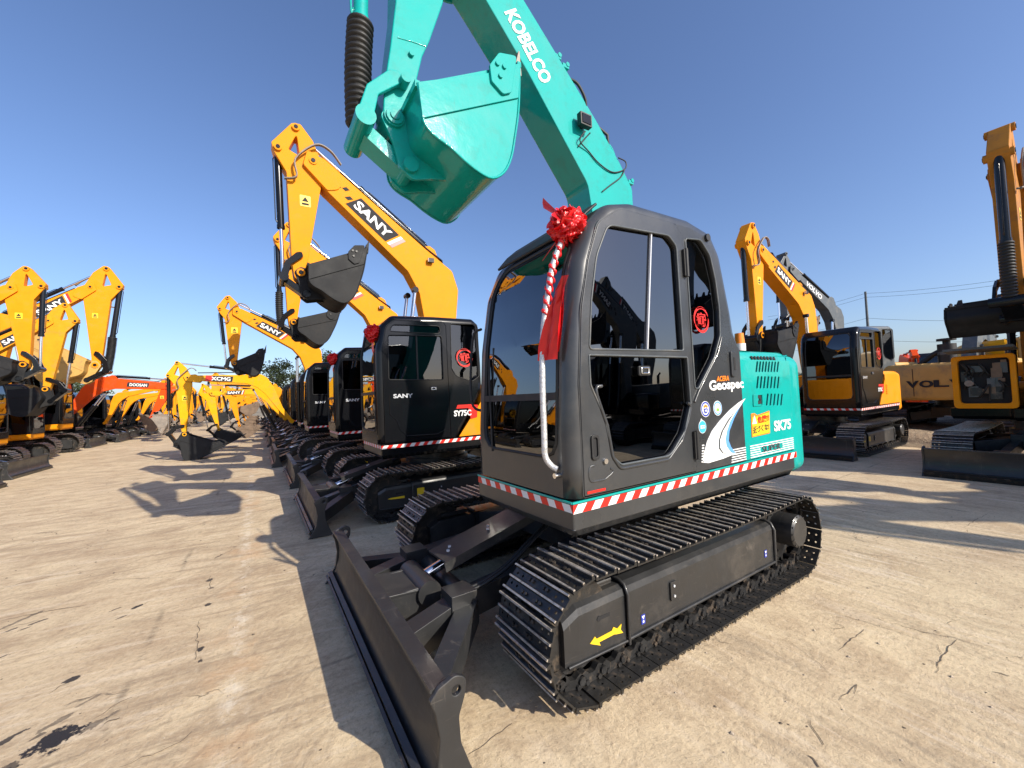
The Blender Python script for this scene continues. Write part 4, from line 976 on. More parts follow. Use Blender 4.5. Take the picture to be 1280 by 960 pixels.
# ================================================================== OTHER MACHINES
OUT2 = [(1.2,.985,0),(1.2,1.6,0),(1.19,2.2,.4),(1.12,2.52,.2),(.98,2.65,.1),(.4,2.675,.1),(-.2,2.68,.06),(-.30,2.60,.05),(-.32,2.0,0),(-.32,1.62,.02),(-.24,1.50,.03),(.10,.985,0)]
D2 = fillet([(1.12,.995,.01),(1.12,2.2,.2),(1.06,2.50,.12),(.95,2.575,.06),(.28,2.60,.05),(.235,2.55,.03),(.22,.995,.01)], .05, 4)
U2 = fillet([(1.05,1.80),(1.04,2.38),(.30,2.40),(.30,1.79)], .03, 3)
T2 = fillet([(1.03,2.43),(.97,2.52),(.32,2.54),(.32,2.43)], .05, 3)
Q2 = fillet([(.16,2.58,.03),(-.24,2.60,.05),(-.27,2.55,.03),(-.27,1.84,.05),(-.15,1.76,.08),(.10,1.84,.1),(.17,1.95,.06)], .04, 4)
CAB2 = dict(m='black', y0=.07, y1=1.09, outline=OUT2, front=(1.06,2.56), fx=.9, door=D2, quarter=Q2, rwin=fillet([(1.05,1.3),(1.05,2.4),(-.2,2.4),(-.2,1.6)],.05,3), ww=(.03,.03,.03,.05,.08), glass='g_mid', dwin=[U2,T2],
            dividers=[((.66,2.40),(.66,1.79))], handle=(.45,1.67), split=.36)
def machine(loc, rz, label, F, B, T, phi, pm='yellow', bk='bblack', word='SANY', wstyle='sany', lod=1, cabc=CAB2, base='black', cover='yellow', cw='yellow', sc=1., blade=True, side_words=True, tape=True, name='excavator', group=None, bellows=0, cat='excavator', top=1.72, **kw):
    root = empty(name, loc, rz, sc); tag(root, label, cat, group)
    make_track(root, 1, False, lod); make_track(root, -1, False, lod)
    make_under(root, max(lod,1), 'frame', blade)
    make_house(root, base, cover, cw, xr=-.33, lod=max(lod,1), rim='black', top=top, stripe=tape)
    if cabc is None: make_boomset(root, F, B, T, phi, -.13, .27, pm, bk, word, wstyle, lod=lod, bellows=bellows, **kw); return root
    cb, dr = make_cab(root, cabc)
    d = MB(); d.plate([(-.33,.985),(.09,.985),(-.325,1.52)], (), .02, .002, cover, side(1.078)); d.build('side_wedge', root)
    if side_words:
        y = 1.0965
        d = MB(); text(d, side_words if isinstance(side_words,str) else 'SANY', (1.00,y,1.56), (-1,0,0), UP, .26, .055, 'lens', .03); d.build('maker_lettering', dr)
        d = MB(); d.plate([(.12,1.38),(-.18,1.38),(-.16,1.43),(.10,1.43)], (), .003, 0, 'red', side(1.092)); d.plate([(-.10,1.22),(-.20,1.24),(-.22,1.42),(-.06,1.42)], (), .003, 0, 'red', side(1.0925)); text(d, 'SY75C', (.16,1.094,1.27), (-1,0,0), UP, .27, .085, 'white', .035); d.build('model_lettering', root)
        d = MB(); seal(d, -.04, 2.10, y-.002, .13); d.build('seal_sticker', cb)
        d = MB()
        for i in range(8): d.box((.80-.055*i if i < 4 else .72-.055*i, 1.094, 1.14),(.035,.003,.022),'lens')
        d.plate([(.60,1.115),(.53,1.115),(.53,1.17),(.60,1.17)], (), .003, 0, 'white', side(1.094)); d.box((.62,1.094,1.185),(.44,.003,.006),'lens'); d.box((.62,1.094,1.10),(.44,.003,.006),'lens'); d.build('notice_sticker', dr)
        d = MB(); q_ = fillet([(1.06,1.30),(1.06,1.10),(.98,1.06),(.86,1.06)],.05,3)
        d.tube([(a,1.098,b) for a, b in [(1.05,1.62),(1.05,1.36),(.97,1.28),(.92,1.15),(.84,1.06),(.42,1.05),(.30,1.10)]], .006, 'black', 6); d.build('relief_edge', dr)
        d = MB()
        for i in range(5): d.box((-.42,1.095,1.22+i*.045),(.12,.012,.02),cover,Matrix.Identity(4))
        d.build('louvre', root)
        for s in (1,-1):
            for xx, zz in ((.66,.30),): d = MB(); d.plate(fillet([(xx+.05,zz-.05),(xx-.05,zz-.05),(xx-.05,zz+.05),(xx+.05,zz+.05)],.01,2), (), .003, 0, 'ysticker', side(s*1.0365)); d.build('notice_sticker', root); d = MB(); d.plate([(1.06,.26),(.88,.25),(.88,.28),(1.06,.28),(1.10,.27)], (), .003, 0, 'ysticker', side(s*1.030)); d.build('direction_arrow', root)
    make_boomset(root, F, B, T, phi, -.13, .27, pm, bk, word, wstyle, lod=lod, bellows=bellows, **kw)
    return root
NEAR = 'excavators parked in the near row'; FARL = 'excavators parked across the yard'; BACK = 'excavators parked behind the turquoise one'
P1 = ((.02,1.32), (1.73,5.05), (1.925,3.40), .10)
s1 = machine((0,-3.65,0), 0, 'large yellow excavator with black cab standing directly beside the turquoise one', *P1, group=NEAR, lod=1)
def small_rosette(loc, label, sc=1.):
    r = empty('ribbon_rosette', loc); tag(r, label, 'rosette', 'rosettes on the yellow excavators'); r.scale = (sc,)*3
    for ch in [q for q in bpy.data.objects if q.parent is ros]:
        if ch.name.startswith('flower'):
            c = ch.copy(); COL.objects.link(c); c.parent = r
    d = MB(); rows = [[(.02*math.sin(i),-.05+.02*j+.01*math.sin(i+j),-.05-.07*i) for j in range(6)] for i in range(7)]
    d.grid(rows, 'silk', True); d.build('tail', r); return r
small_rosette((1.18,-2.72,2.42), 'red rosette at the cab corner of the yellow excavator beside the turquoise one', 1.1)
s2 = machine((0,-6.95,0), 0, 'second yellow excavator of the near row, ribbed black hose on its arm', (.02,1.32), (1.62,4.95), (1.80,3.30), .22, group=NEAR, bellows=1., lod=1)
small_rosette((1.18,-6.0,2.42), 'red rosette on the cab corner of the second yellow excavator in the near row', 1.15)
s3 = machine((.2,-10.2,0), 0, 'third yellow excavator of the near row, arm and lettered boom clear against the sky', (.80,1.35), (2.70,4.10), (2.78,2.72), .05, group=NEAR, lod=1)
s4 = machine((.15,-13.2,0), 0, 'yellow excavator reaching its long low boom into the aisle, black bucket resting on the ground', (1.35,1.0), (4.15,2.55), (4.25,.80), .95, 'yellow2', group=NEAR, word='XCMG', wstyle='redbox', lod=1, bs=1.08, BW=.62, thin=.06, bellows=0, cover='yellow2', cw='yellow2', side_words=False)
s5 = machine((.2,-16.3,0), 0, 'yellow excavator just beyond the one whose bucket rests on the ground, lettered boom reaching low', (1.35,1.0), (3.75,2.15), (3.55,.75), .9, 'yellow2', 'bblack', group=NEAR, lod=2, thin=.06, cover='yellow2', cw='yellow2', side_words=False)
s6 = machine((.1,-19.4,0), 0, 'yellow excavator sixth from the turquoise one along the near row', (1.3,1.0), (3.3,2.2), (3.1,.75), .7, 'yellow', 'rust', group=NEAR, lod=2, thin=.06, side_words=False, word=None)
s7 = machine((.2,-22.4,0), 0, 'yellow excavator seventh from the turquoise one along the near row', (1.25,1.0), (3.9,2.9), (4.3,1.3), .5, 'amberp', 'bblack', group=NEAR, lod=2, side_words=False, word=None, thin=.05)
s8 = machine((0,-25.5,0), 0, 'yellow excavator eighth from the turquoise one along the near row', (1.2,1.05), (2.9,3.3), (3.4,1.6), .3, 'yellow', 'rust', group=NEAR, lod=2, side_words=False, word=None, thin=.05)
for i in range(9):
    c = copy_tree((s6,s7,s8)[i%3]); c.location = (.1+.25*math.sin(i*2.1), -28.5-3.05*i, 0)
    c['label'] = 'small distant yellow excavator in the far stretch of the near row'; c['group'] = 'look-alike distant excavators of the near row'
# ---- machines across the aisle, facing this row
def L(xw, cx): return cx-xw
cx = 9.65
l1 = machine((cx,-13.6,0), PI, 'yellow excavator at the left edge of the view, arm hanging over a black bucket', (.02,1.32), (L(7.95,cx),5.0), (L(7.75,cx),2.95), .1, group=FARL, lod=1, thin=.03, base='yellow', tape=False)
l0 = machine((9.25,-9.9,0), PI, 'nearest excavator across the aisle, only its blade corner showing at the left edge', (.02,1.32), (-.3,5.1), (1.2,4.6), .1, group=FARL, lod=2, side_words=False)
l2 = machine((cx+.4,-17.2,0), PI, 'yellow excavator between two others at left, its arm a plain slim column', (.02,1.32), (L(8.35,cx+.4),4.75), (L(8.45,cx+.4),2.45), .6, 'amberp', group=FARL, lod=2, thin=.05, side_words=False, base='yellow', tape=False, blade=False)
l3 = machine((10.6,-20.5,0), PI, 'tallest yellow excavator across the aisle, ribbed hose on its arm, muddy yellow bucket tucked under', (.02/1.25,1.32), (2.45/1.25*1.0,6.75/1.25), (2.55/1.25,3.55/1.25), -.05, bk='ochre', group=FARL, lod=1, thin=.04, sc=1.25, bellows=1.05, side_words=False, word='SANY', base='yellow', tape=False, blade=False, bs=1.1)
l4 = machine((11.0,-24.6,0), PI, 'orange red excavator with its lettered boom reaching low over the aisle', (.7,1.35), (L(6.45,11.0),2.85), (L(7.05,11.0),1.30), 2.6, 'orange','gsteel', word='DOOSAN', wstyle='box', group=FARL, lod=1, cover='orange', cw='orange', side_words=False, sc=1.)
lx = []
for i, (x, y, B_, T_, bkm) in enumerate((((10.7),-27.8,(3.5,2.9),(3.7,1.0),'rust'),((10.9),-31.0,(3.6,2.75),(3.9,1.0),'rust'),((10.6),-34.2,(3.7,2.8),(4.1,1.0),'bblack'))):
    lab = ['yellow excavator behind the orange red one, its low boom angled under the lettered boom', 'second yellow excavator behind the orange red one across the aisle', 'third yellow excavator behind the orange red one across the aisle'][i]
    lx.append(machine((x,y,0), PI, lab, (1.2,1.05), B_, T_, .2, 'yellow','gsteel' if i == 1 else 'rust', word=None, group=FARL, lod=2, side_words=False, thin=.05))
for i in range(8):
    c = copy_tree(lx[i%3]); c.location = (10.6+.5*math.sin(i*1.7), -37.4-3.1*i, 0); c['label'] = 'small distant yellow excavator at the far end of the row across the aisle'; c['group'] = 'look-alike distant excavators across the aisle'
# ---- machines behind the turquoise one
r2 = machine((-8.95,-1.5,0), 0, 'yellow excavator with black cab behind the turquoise engine cover, toothed black bucket raised', (.02,1.32), (2.45,4.35), (2.62,2.55), .35, pm='yellow', group=BACK, lod=1, teeth=4, side_words=True, cabc=dict(CAB2, glass='g_dark'))
r3 = machine((-8.2,1.90,0), math.radians(0), 'dark excavator at the right edge with its engine hood open, toothed black bucket raised', (.30,1.32), (1.85,4.33), (2.03,2.50), .35, pm='brownp', group=BACK, lod=1, teeth=4, side_words=False, BW=1.2, bs=.66, thin=.03, bellows=.9)
CAB3 = dict(CAB2); CAB3['m'] = 'slate'
v1 = machine((-14.8,-.2,0), PI, 'muddy ochre excavator turned away, large dark letters across its counterweight', (.02,1.32), (3.3,2.2), (4.2,1.2), .4, pm='slate', bk='rust', word=None, group=BACK, lod=2, cabc=None, cover='ochre', cw='ochre', base='rust', side_words=False, tape=False, blade=False, sc=1.15, top=1.68)
d = MB(); n_ = 5
for s_, ch, yc in ((0,'V',-.62),(0,'O',-.31),(0,'L',0),(0,'V',.31),(0,'O',.62)):
    pass
for k, ch in enumerate('VOLVO'):
    ang = (k-2)*.142; R_ = 1.757; u_ = Vector((-math.sin(ang)*-1, -math.cos(ang), 0))
    # seen from behind (local -x), reading direction is local -y
    c_ = Vector((-R_*math.cos(ang), -R_*math.sin(ang), 1.18)); U_ = Vector((math.sin(ang), -math.cos(ang), 0))
    text(d, ch, c_+Vector((-.004,0,0)), U_, UP, .245, .165, 'badge', .04, 0, .01, center=True)
for yv in (-.48,.48): 
    a_ = math.asin(yv/1.75); d.box((-1.7505*math.cos(a_),yv,1.22),(.012,.012,.66),'darkin')
d.build('maker_lettering', [q for q in bpy.data.objects if q.parent is v1 and q.name.startswith('counterweight')][0])
d = MB(); d.cyl((-1.0,.0,1.62),(-1.0,.0,2.12),.165,'rubber',24); d.cyl((-1.0,.0,1.86),(-1.0,.0,1.93),.172,'slate',24); d.cyl((-1.0,.0,2.12),(-1.0,.0,2.2),.07,'rubber',16); d.cyl((-1.0,.0,2.2),(-1.0,.0,2.25),.17,'rubber',24); d.tube([(-1.0,.05,2.0),(-1.0,.25,1.88),(-1.0,.50,1.64)], .06, 'rubber', 10); d.build('air_cleaner', v1)
v2 = machine((-14.5,-2.84,0), math.radians(-14), 'excavator with slate grey boom standing behind the yellow one with the black cab', (.02,1.32), (1.73,4.42), (1.95,2.9), .4, pm='slate', bk='rust', word='VOLVO', wstyle='plain', group=BACK, lod=2, cabc=CAB3, cover='ochre', cw='ochre', base='slate', side_words=False, tape=False, sc=1.2, thin=.085)
_v = at(1253,430,'x',-18.)
v3 = machine((-18.,_v.y+1.6,0), PI*.62, 'bright yellow excavator in the back, arm folded beside the dark machine at the right edge', (.02,1.32), (1.55,3.2), (2.2,2.0), .4, pm='yellow2', bk='ochre', word=None, group=BACK, lod=2, cabc=None, cover='ochre', cw='yellow2', base='ochre', side_words=False, tape=False, sc=1.5)
for i, (x, y, rz, pm, lab) in enumerate(((-24,-3.5,.4,'orange','orange excavator far beyond the lettered counterweight'),(-30,-1.5,2.6,'teal','turquoise excavator far away beyond the lettered counterweight'),(-27,.3,1.0,'yellow2','yellow excavator far away, arm folded above the lettered counterweight'))):
    machine((x,y,0), rz, lab, (.02,1.32), (2.6,2.3), (3.0,.9), .4, pm=pm, bk=pm, word=None, group=BACK, lod=2, cover=pm, cw=pm, side_words=False, tape=False)
# machine behind the viewer: seen mirrored in the door glass
m9 = machine((-9.8,9.6,0), 0, 'excavator darkened to a shaded silhouette, seen only as a reflection in the cab door glass', *P1, 'slate', 'bblack', group=BACK, lod=2, side_words=False, cover='slate', cw='slate')  # slate paint stands in for the shaded silhouette in the door glass

# ---- open hood box of the machine at the right edge
d = MB()
d.plate(fillet([(0,1.0),(.66,1.0),(.66,1.84),(0,1.84)],.06,3), [fillet([(.07,1.08),(.60,1.08),(.60,1.78),(.07,1.78)],.05,3)], .10, .01, 'yellow', fr((1.06,-.92,0),(0,1,0),(0,0,1),(1,0,0)))
d.build('engine_frame', r3)
d = MB(); d.box((1.0,-.59,1.42),(.05,.58,.78),'darkin'); rb_ = random.Random(2)
for i in range(16): d.box((1.04,-.82+.46*rb_.random(),1.15+.55*rb_.random()),(.05+.05*rb_.random(),.05+.08*rb_.random(),.05+.12*rb_.random()),rb_.choice(['steel','frame','rust','slate']))
for i in range(7):
    y_, z_ = -.82+.45*rb_.random(), 1.15+.5*rb_.random(); d.tube([(1.05,y_,z_),(1.10,y_+.06,z_+.1),(1.10,y_+.12*rb_.random(),z_+.2),(1.05,y_+.1,z_+.3*rb_.random()-.1)], .012, 'rubber', 6)
d.cyl((1.05,-.74,1.40),(1.12,-.74,1.40),.05,'gsteel',12); d.build('engine', r3)
d = MB(); d.beam((1.02,-.60,1.90),(1.36,-.60,1.94),.72,.035,'slate',(0,0,1)); d.build('hood', r3)
r4 = machine((-8.1,5.3,0), 0, 'unseen darkened excavator standing beyond the right edge of the view, next to the open hooded one', *P1, 'slate', 'bblack', group=BACK, lod=2, side_words=False, cover='slate', cw='slate')  # unseen shadow caster; slate paint stands in for its shaded side in reflections
r5 = copy_tree(r4); r5.location = (-7.4,8.4,0); r5['label'] = 'unseen darkened excavator standing farther beyond the right edge of the view'  # second unseen shadow caster, darkened the same way

# ================================================================== POLES, WIRES, TREES
def pole(loc, h, label, arms=True):
    r = empty('utility_pole', loc); tag(r, label, 'utility pole', 'utility poles')
    d = MB(); d.cyl((0,0,0),(0,0,h),.17,'slate',12,r2=.11); d.build('shaft', r)
    if arms:
        for k in range(2):
            d = MB(); z = h-.25-.7*k; d.box((0,0,z),(.10,1.5,.10),'slate')
            for y_ in (-.65,0,.65): d.cyl((0,y_,z+.05),(0,y_,z+.22),.04,'lens',8)
            d.build('crossarm', r)
    return r
pd = CAM+( _f+(1090-640)/FPX*_r)*46
pt_ = at(1090,363,'x',pd.x); pole((pd.x,pd.y,0), pt_.z, 'slim dark utility pole behind the black cab at right', False)
pole((-8.2,12.2,0), 8.5, 'utility pole seen only as a reflection in the cab door glass')
w = MB()
tp = Vector((pd.x,pd.y,pt_.z-.2))
def wire(a, b, sag, r=.014):
    a = Vector(a); b = Vector(b); pts = [a+(b-a)*(i/16)-Vector((0,0,sag*4*(i/16)*(1-i/16))) for i in range(17)]; w.tube(pts, r, 'rubber', 5)
for dz, px1, py1, px0, py0 in ((0,1290,344,960,396),(-.5,1290,350,960,400),(-3.2,1290,398,960,424),(-6.,1290,424,960,441)):
    e = at(px1,py1,'x',pd.x+3); e0 = at(px0,py0,'x',pd.x-2); wire(tp+Vector((0,0,dz*.9)), e, .25); wire(tp+Vector((0,0,dz*.9)), e0, .25)
wo = w.build('power_line'); tag(wo, 'thin power lines sagging from the slim pole across the sky at right', 'power line')
# trees
leafm = mat('foliage',(.045,.065,.025),.7,noise=.35,nscale=1.5); M['leaf'] = leafm
barkm = mat('bark',(.09,.07,.05),.9,noise=.2); M['bark'] = barkm
def tree_proto(loc, label, h, seed):
    rg = random.Random(seed); r = empty('tree', loc); tag(r, label, 'tree', 'trees beyond the yard')
    d = MB(); pts = [(0,0,0),(.05,.03,h*.2),(-.04,.06,h*.45),(.02,0,h*.75)]; d.tube(pts, .2, 'bark', 8, [h*.03,h*.024,h*.017,h*.007])
    lim = []
    for i in range(9):
        a = rg.uniform(0,2*PI); z = h*rg.uniform(.25,.6); l = h*rg.uniform(.18,.32); e = Vector((l*math.cos(a),l*math.sin(a),z+l*rg.uniform(.3,.9))); lim.append(e)
        d.tube([(0,0,z),tuple(e*.55+Vector((0,0,z*.45+.1))),tuple(e)], .05, 'bark', 6, [h*.011,h*.007,h*.003])
    d.build('trunk', r)
    d = MB(); cl = lim+[Vector((rg.uniform(-.15,.15)*h,rg.uniform(-.15,.15)*h,h*rg.uniform(.55,.95))) for _ in range(9)]
    for c_ in cl:
        R_ = h*rg.uniform(.09,.17)
        for _ in range(190):
            v = Vector((rg.gauss(0,1),rg.gauss(0,1),rg.gauss(0,.8))); v = c_+v.normalized()*R_*rg.uniform(.3,1.05); s_ = h*rg.uniform(.010,.022)
            u_ = Vector((rg.uniform(-1,1),rg.uniform(-1,1),rg.uniform(-1,1))).normalized(); w_ = u_.orthogonal().normalized()
            d.add([v-u_*s_,v+w_*s_*.6,v+u_*s_,v-w_*s_*.6], [(0,1,2,3)], 'leaf')
    d.build('crown', r); return r
tp0 = tree_proto((-3.5,-46,0), 'dark green tree just left of the second cab, far behind the near row', 7.5, 1)
for i, (x, y, s_, lab) in enumerate(((-8,-48,1.0,'dark tree far behind the black cabs of the near row'),(1,-52,.95,'lower dark tree beyond the ends of the near row booms'),(20,-62,.85,'distant tree beyond the orange red excavator'),(27,-66,.8,'distant tree low on the horizon under the tallest yellow arm'),(34,-60,.9,'distant tree at the far left behind the parked row'),(-46,-2,.6,'far tree low on the horizon beyond the lettered counterweight'),(-48,6,.6,'far tree low on the horizon at the right edge'))):
    c = copy_tree(tp0); c.location = (x,y,0); c.scale = (s_*1.2,s_*1.2,s_); c.rotation_euler = (0,0,i*1.3); c['label'] = lab

rgt = random.Random(21)
for i in range(26):
    a = math.radians(-88-i*4.2+rgt.uniform(-1.5,1.5)); D = rgt.uniform(110,170); c = copy_tree(tp0); c.location = (CAM.x+D*math.cos(a), CAM.y+D*math.sin(a), 0); k_ = rgt.uniform(.7,1.15); c.scale = (k_*2.2,k_*2.2,k_*.85); c.rotation_euler = (0,0,rgt.uniform(0,6)); c['label'] = 'small far tree of the low line along the horizon'; c['group'] = 'look-alike far trees along the horizon'

# ================================================================== GROUND
def ground_mat(name, dirt=False):
    m = bpy.data.materials.new(name); m.use_nodes = True; nt = m.node_tree; N = nt.nodes; L = nt.links; b = N['Principled BSDF']
    geo = N.new('ShaderNodeNewGeometry'); pos = geo.outputs['Position']
    def math_(op, a, b_=None, c=None):
        n = N.new('ShaderNodeMath'); n.operation = op
        for i, v in enumerate((a, b_, c)):
            if v is None: continue
            if isinstance(v, (int,float)): n.inputs[i].default_value = v
            else: L.new(v, n.inputs[i])
        return n.outputs[0]
    def noise(scale, detail=8, rough=.6, vec=None, dist=0.):
        n = N.new('ShaderNodeTexNoise'); n.inputs['Scale'].default_value = scale; n.inputs['Detail'].default_value = detail; n.inputs['Roughness'].default_value = rough; n.inputs['Distortion'].default_value = dist
        L.new(vec or pos, n.inputs['Vector']); return n.outputs['Fac']
    def rng_(v, a, b_, c=0., d=1.):
        n = N.new('ShaderNodeMapRange'); n.inputs['From Min'].default_value = a; n.inputs['From Max'].default_value = b_; n.inputs['To Min'].default_value = c; n.inputs['To Max'].default_value = d; L.new(v, n.inputs['Value']); return n.outputs[0]
    def mix(f, a, b_):
        n = N.new('ShaderNodeMix'); n.data_type = 'RGBA'
        if isinstance(f, (int,float)): n.inputs[0].default_value = f
        else: L.new(f, n.inputs[0])
        for i, v in ((6,a),(7,b_)):
            if isinstance(v, tuple): n.inputs[i].default_value = (*v,1)
            else: L.new(v, n.inputs[i])
        return n.outputs[2]
    def mapping(rot=(0,0,0), sc=(1,1,1), loc=(0,0,0)):
        n = N.new('ShaderNodeMapping'); n.inputs['Rotation'].default_value = rot; n.inputs['Scale'].default_value = sc; n.inputs['Location'].default_value = loc; L.new(pos, n.inputs['Vector']); return n.outputs[0]
    if dirt:
        c = mix(noise(2.2,10,.7), (.17,.115,.07), (.40,.30,.19)); c = mix(rng_(noise(.7,6),.45,.6), c, (.10,.065,.04)); c = mix(rng_(noise(14,4,.6,mapping((0,0,.6),(1,5,1))),.56,.66,0,.8), c, (.55,.45,.30))
        L.new(c, b.inputs['Base Color']); b.inputs['Roughness'].default_value = .95
        bp = N.new('ShaderNodeBump'); bp.inputs['Distance'].default_value = .12; L.new(noise(5,10,.7), bp.inputs['Height']); L.new(bp.outputs[0], b.inputs['Normal']); return m
    sx = N.new('ShaderNodeSeparateXYZ'); L.new(pos, sx.inputs[0]); X, Y = sx.outputs[0], sx.outputs[1]
    def streak(theta, f1, f2, detail=9, rough=.7, seed=0.):
        a = math.radians(theta); n1 = N.new('ShaderNodeVectorMath'); n1.operation = 'DOT_PRODUCT'; L.new(pos, n1.inputs[0]); n1.inputs[1].default_value = (math.cos(a)*f2, math.sin(a)*f2, 0)
        n2 = N.new('ShaderNodeVectorMath'); n2.operation = 'DOT_PRODUCT'; L.new(pos, n2.inputs[0]); n2.inputs[1].default_value = (-math.sin(a)*f1, math.cos(a)*f1, 0)
        cb = N.new('ShaderNodeCombineXYZ'); L.new(n1.outputs['Value'], cb.inputs[0]); L.new(n2.outputs['Value'], cb.inputs[1]); cb.inputs[2].default_value = seed
        return noise(1., detail, rough, cb.outputs[0], .35)
    big = noise(.35,6,.55); mid = noise(2.3,12,.72,None,.5); fine = noise(30,8,.75); grit = noise(120,4,.65)
    right = rng_(X, .2, 2.2, 1, 0)
    c = mix(rng_(big,.35,.65), (.70,.555,.355), (.61,.475,.30))
    c = mix(rng_(noise(.9,8,.65,None,.3),.46,.64,0,.6), c, (.52,.395,.255))
    c = mix(math_('MULTIPLY', rng_(noise(1.6,10,.72,mapping((0,0,.5),(1,2.2,1),(5,5,0)),.6),.50,.62,0,.7), rng_(X,1.2,3.2,.25,1)), c, (.42,.30,.185))
    c = mix(rng_(mid,.46,.64,0,.70), c, (.40,.285,.175))
    s1_ = streak(88,9,1.1); s2_ = streak(172,8,1.0,9,.72,4.); s3_ = streak(50,10,1.3,9,.7,9.)
    m1_ = rng_(noise(.6,4,.5),.42,.56); m2_ = rng_(noise(.55,4,.5,mapping((0,0,0),(1,1,1),(7,3,0))),.40,.56)
    c = mix(math_('MULTIPLY', math_('MULTIPLY', rng_(s1_,.50,.62,0,.75), m1_), right), c, (.36,.28,.19))
    c = mix(math_('MULTIPLY', math_('MULTIPLY', rng_(s1_,.47,.38,0,.6), m1_), right), c, (.72,.60,.45))
    inv = math_('SUBTRACT', 1.0, right)
    c = mix(math_('MULTIPLY', math_('MULTIPLY', rng_(s2_,.50,.62,0,.80), m2_), inv), c, (.36,.265,.17))
    c = mix(math_('MULTIPLY', math_('MULTIPLY', rng_(s3_,.52,.64,0,.70), m1_), inv), c, (.38,.28,.18))
    c = mix(math_('MULTIPLY', rng_(s2_,.46,.36,0,.5), inv), c, (.70,.58,.42))
    c = mix(rng_(fine,.50,.64,0,.50), c, (.30,.22,.145))
    c = mix(rng_(fine,.46,.34,0,.30), c, (.72,.61,.46))
    c = mix(rng_(grit,.60,.70,0,.45), c, (.20,.15,.10))
    pit = rng_(noise(17,6,.7),.655,.70,0,.75); c = mix(pit, c, (.13,.10,.075))
    bumps = math_('ADD', math_('ADD', math_('MULTIPLY', mid, .6), math_('MULTIPLY', fine, .35)), math_('MULTIPLY', s1_, .35))
    # slab joints
    wob = math_('MULTIPLY', math_('SUBTRACT', noise(3.,6,.7), .5), .16)
    def line(coord, v, w, wobk=1.):
        return math_('ABSOLUTE', math_('SUBTRACT', math_('ADD', coord, math_('MULTIPLY', wob, wobk)), v))
    for v in (2.62,):                         # rough pale joint running away from the viewer
        dl = line(X, v, .1); tear = noise(7,8,.75)
        f_ = math_('MULTIPLY', rng_(dl,.02,.085,1,0), rng_(tear,.48,.60)); c = mix(math_('MULTIPLY', f_, .7), c, (.74,.64,.49))
        f_ = math_('MULTIPLY', rng_(dl,.10,.20,1,0), rng_(noise(2.5,5,.6),.5,.62)); c = mix(math_('MULTIPLY', f_, .40), c, (.55,.33,.17))
    for v, k_ in ((3.12,.6),(-4.2,.5),(7.0,.5)):
        dl = line(X, v, .03, .35); f_ = math_('MULTIPLY', rng_(dl,.006,.03,1,0), rng_(noise(1.3,8,.75),.50,.60)); c = mix(math_('MULTIPLY', f_, k_), c, (.07,.055,.04))
    dm = N.new('ShaderNodeMath'); dm.operation = 'PINGPONG'; L.new(math_('ADD', Y, math_('MULTIPLY', wob, .4)), dm.inputs[0]); dm.inputs[1].default_value = 2.6
    f_ = math_('MULTIPLY', rng_(dm.outputs[0],.004,.02,1,0), rng_(noise(1.7,6,.7),.44,.56)); c = mix(math_('MULTIPLY', f_, .5), c, (.10,.08,.06))
    # cracks
    vo = N.new('ShaderNodeTexVoronoi'); vo.feature = 'DISTANCE_TO_EDGE'; vo.inputs['Scale'].default_value = .95
    wv = N.new('ShaderNodeTexNoise'); wv.inputs['Scale'].default_value = 3.2; wv.inputs['Detail'].default_value = 8; L.new(pos, wv.inputs['Vector'])
    vm = N.new('ShaderNodeVectorMath'); vm.operation = 'MULTIPLY_ADD'; L.new(wv.outputs['Color'], vm.inputs[0]); vm.inputs[1].default_value = (.45,.45,0); L.new(pos, vm.inputs[2]); L.new(vm.outputs[0], vo.inputs['Vector'])
    ck = math_('MULTIPLY', rng_(vo.outputs['Distance'],.0005,.005,1,0), rng_(noise(1.3,4,.6),.57,.63)); c = mix(math_('MULTIPLY', ck, .8), c, (.09,.07,.05))
    # oil and damp patches with their own outline
    nz = math_('MULTIPLY', math_('SUBTRACT', noise(13,8,.7), .5), 4.2)
    for (px, py, rx, ry, ang, k_) in STAINS:
        p = at(px, py, 'z', 0); dx = math_('SUBTRACT', X, p.x); dy = math_('SUBTRACT', Y, p.y); ca, sa = math.cos(ang), math.sin(ang)
        u = math_('DIVIDE', math_('ADD', math_('MULTIPLY', dx, ca), math_('MULTIPLY', dy, sa)), rx); v = math_('DIVIDE', math_('SUBTRACT', math_('MULTIPLY', dy, ca), math_('MULTIPLY', dx, sa)), ry)
        r_ = math_('ADD', math_('SQRT', math_('ADD', math_('MULTIPLY', u, u), math_('MULTIPLY', v, v))), nz)
        f_ = rng_(r_,.80,1.0,k_,0); c = mix(f_, c, (.030,.027,.030))
    L.new(c, b.inputs['Base Color']); b.inputs['Roughness'].default_value = .88; b.inputs['Specular IOR Level'].default_value = .25
    bp = N.new('ShaderNodeBump'); bp.inputs['Distance'].default_value = .020; bp.inputs['Strength'].default_value = .9
    L.new(math_('SUBTRACT', bumps, math_('MULTIPLY', ck, .4)), bp.inputs['Height']); L.new(bp.outputs[0], b.inputs['Normal'])
    return m
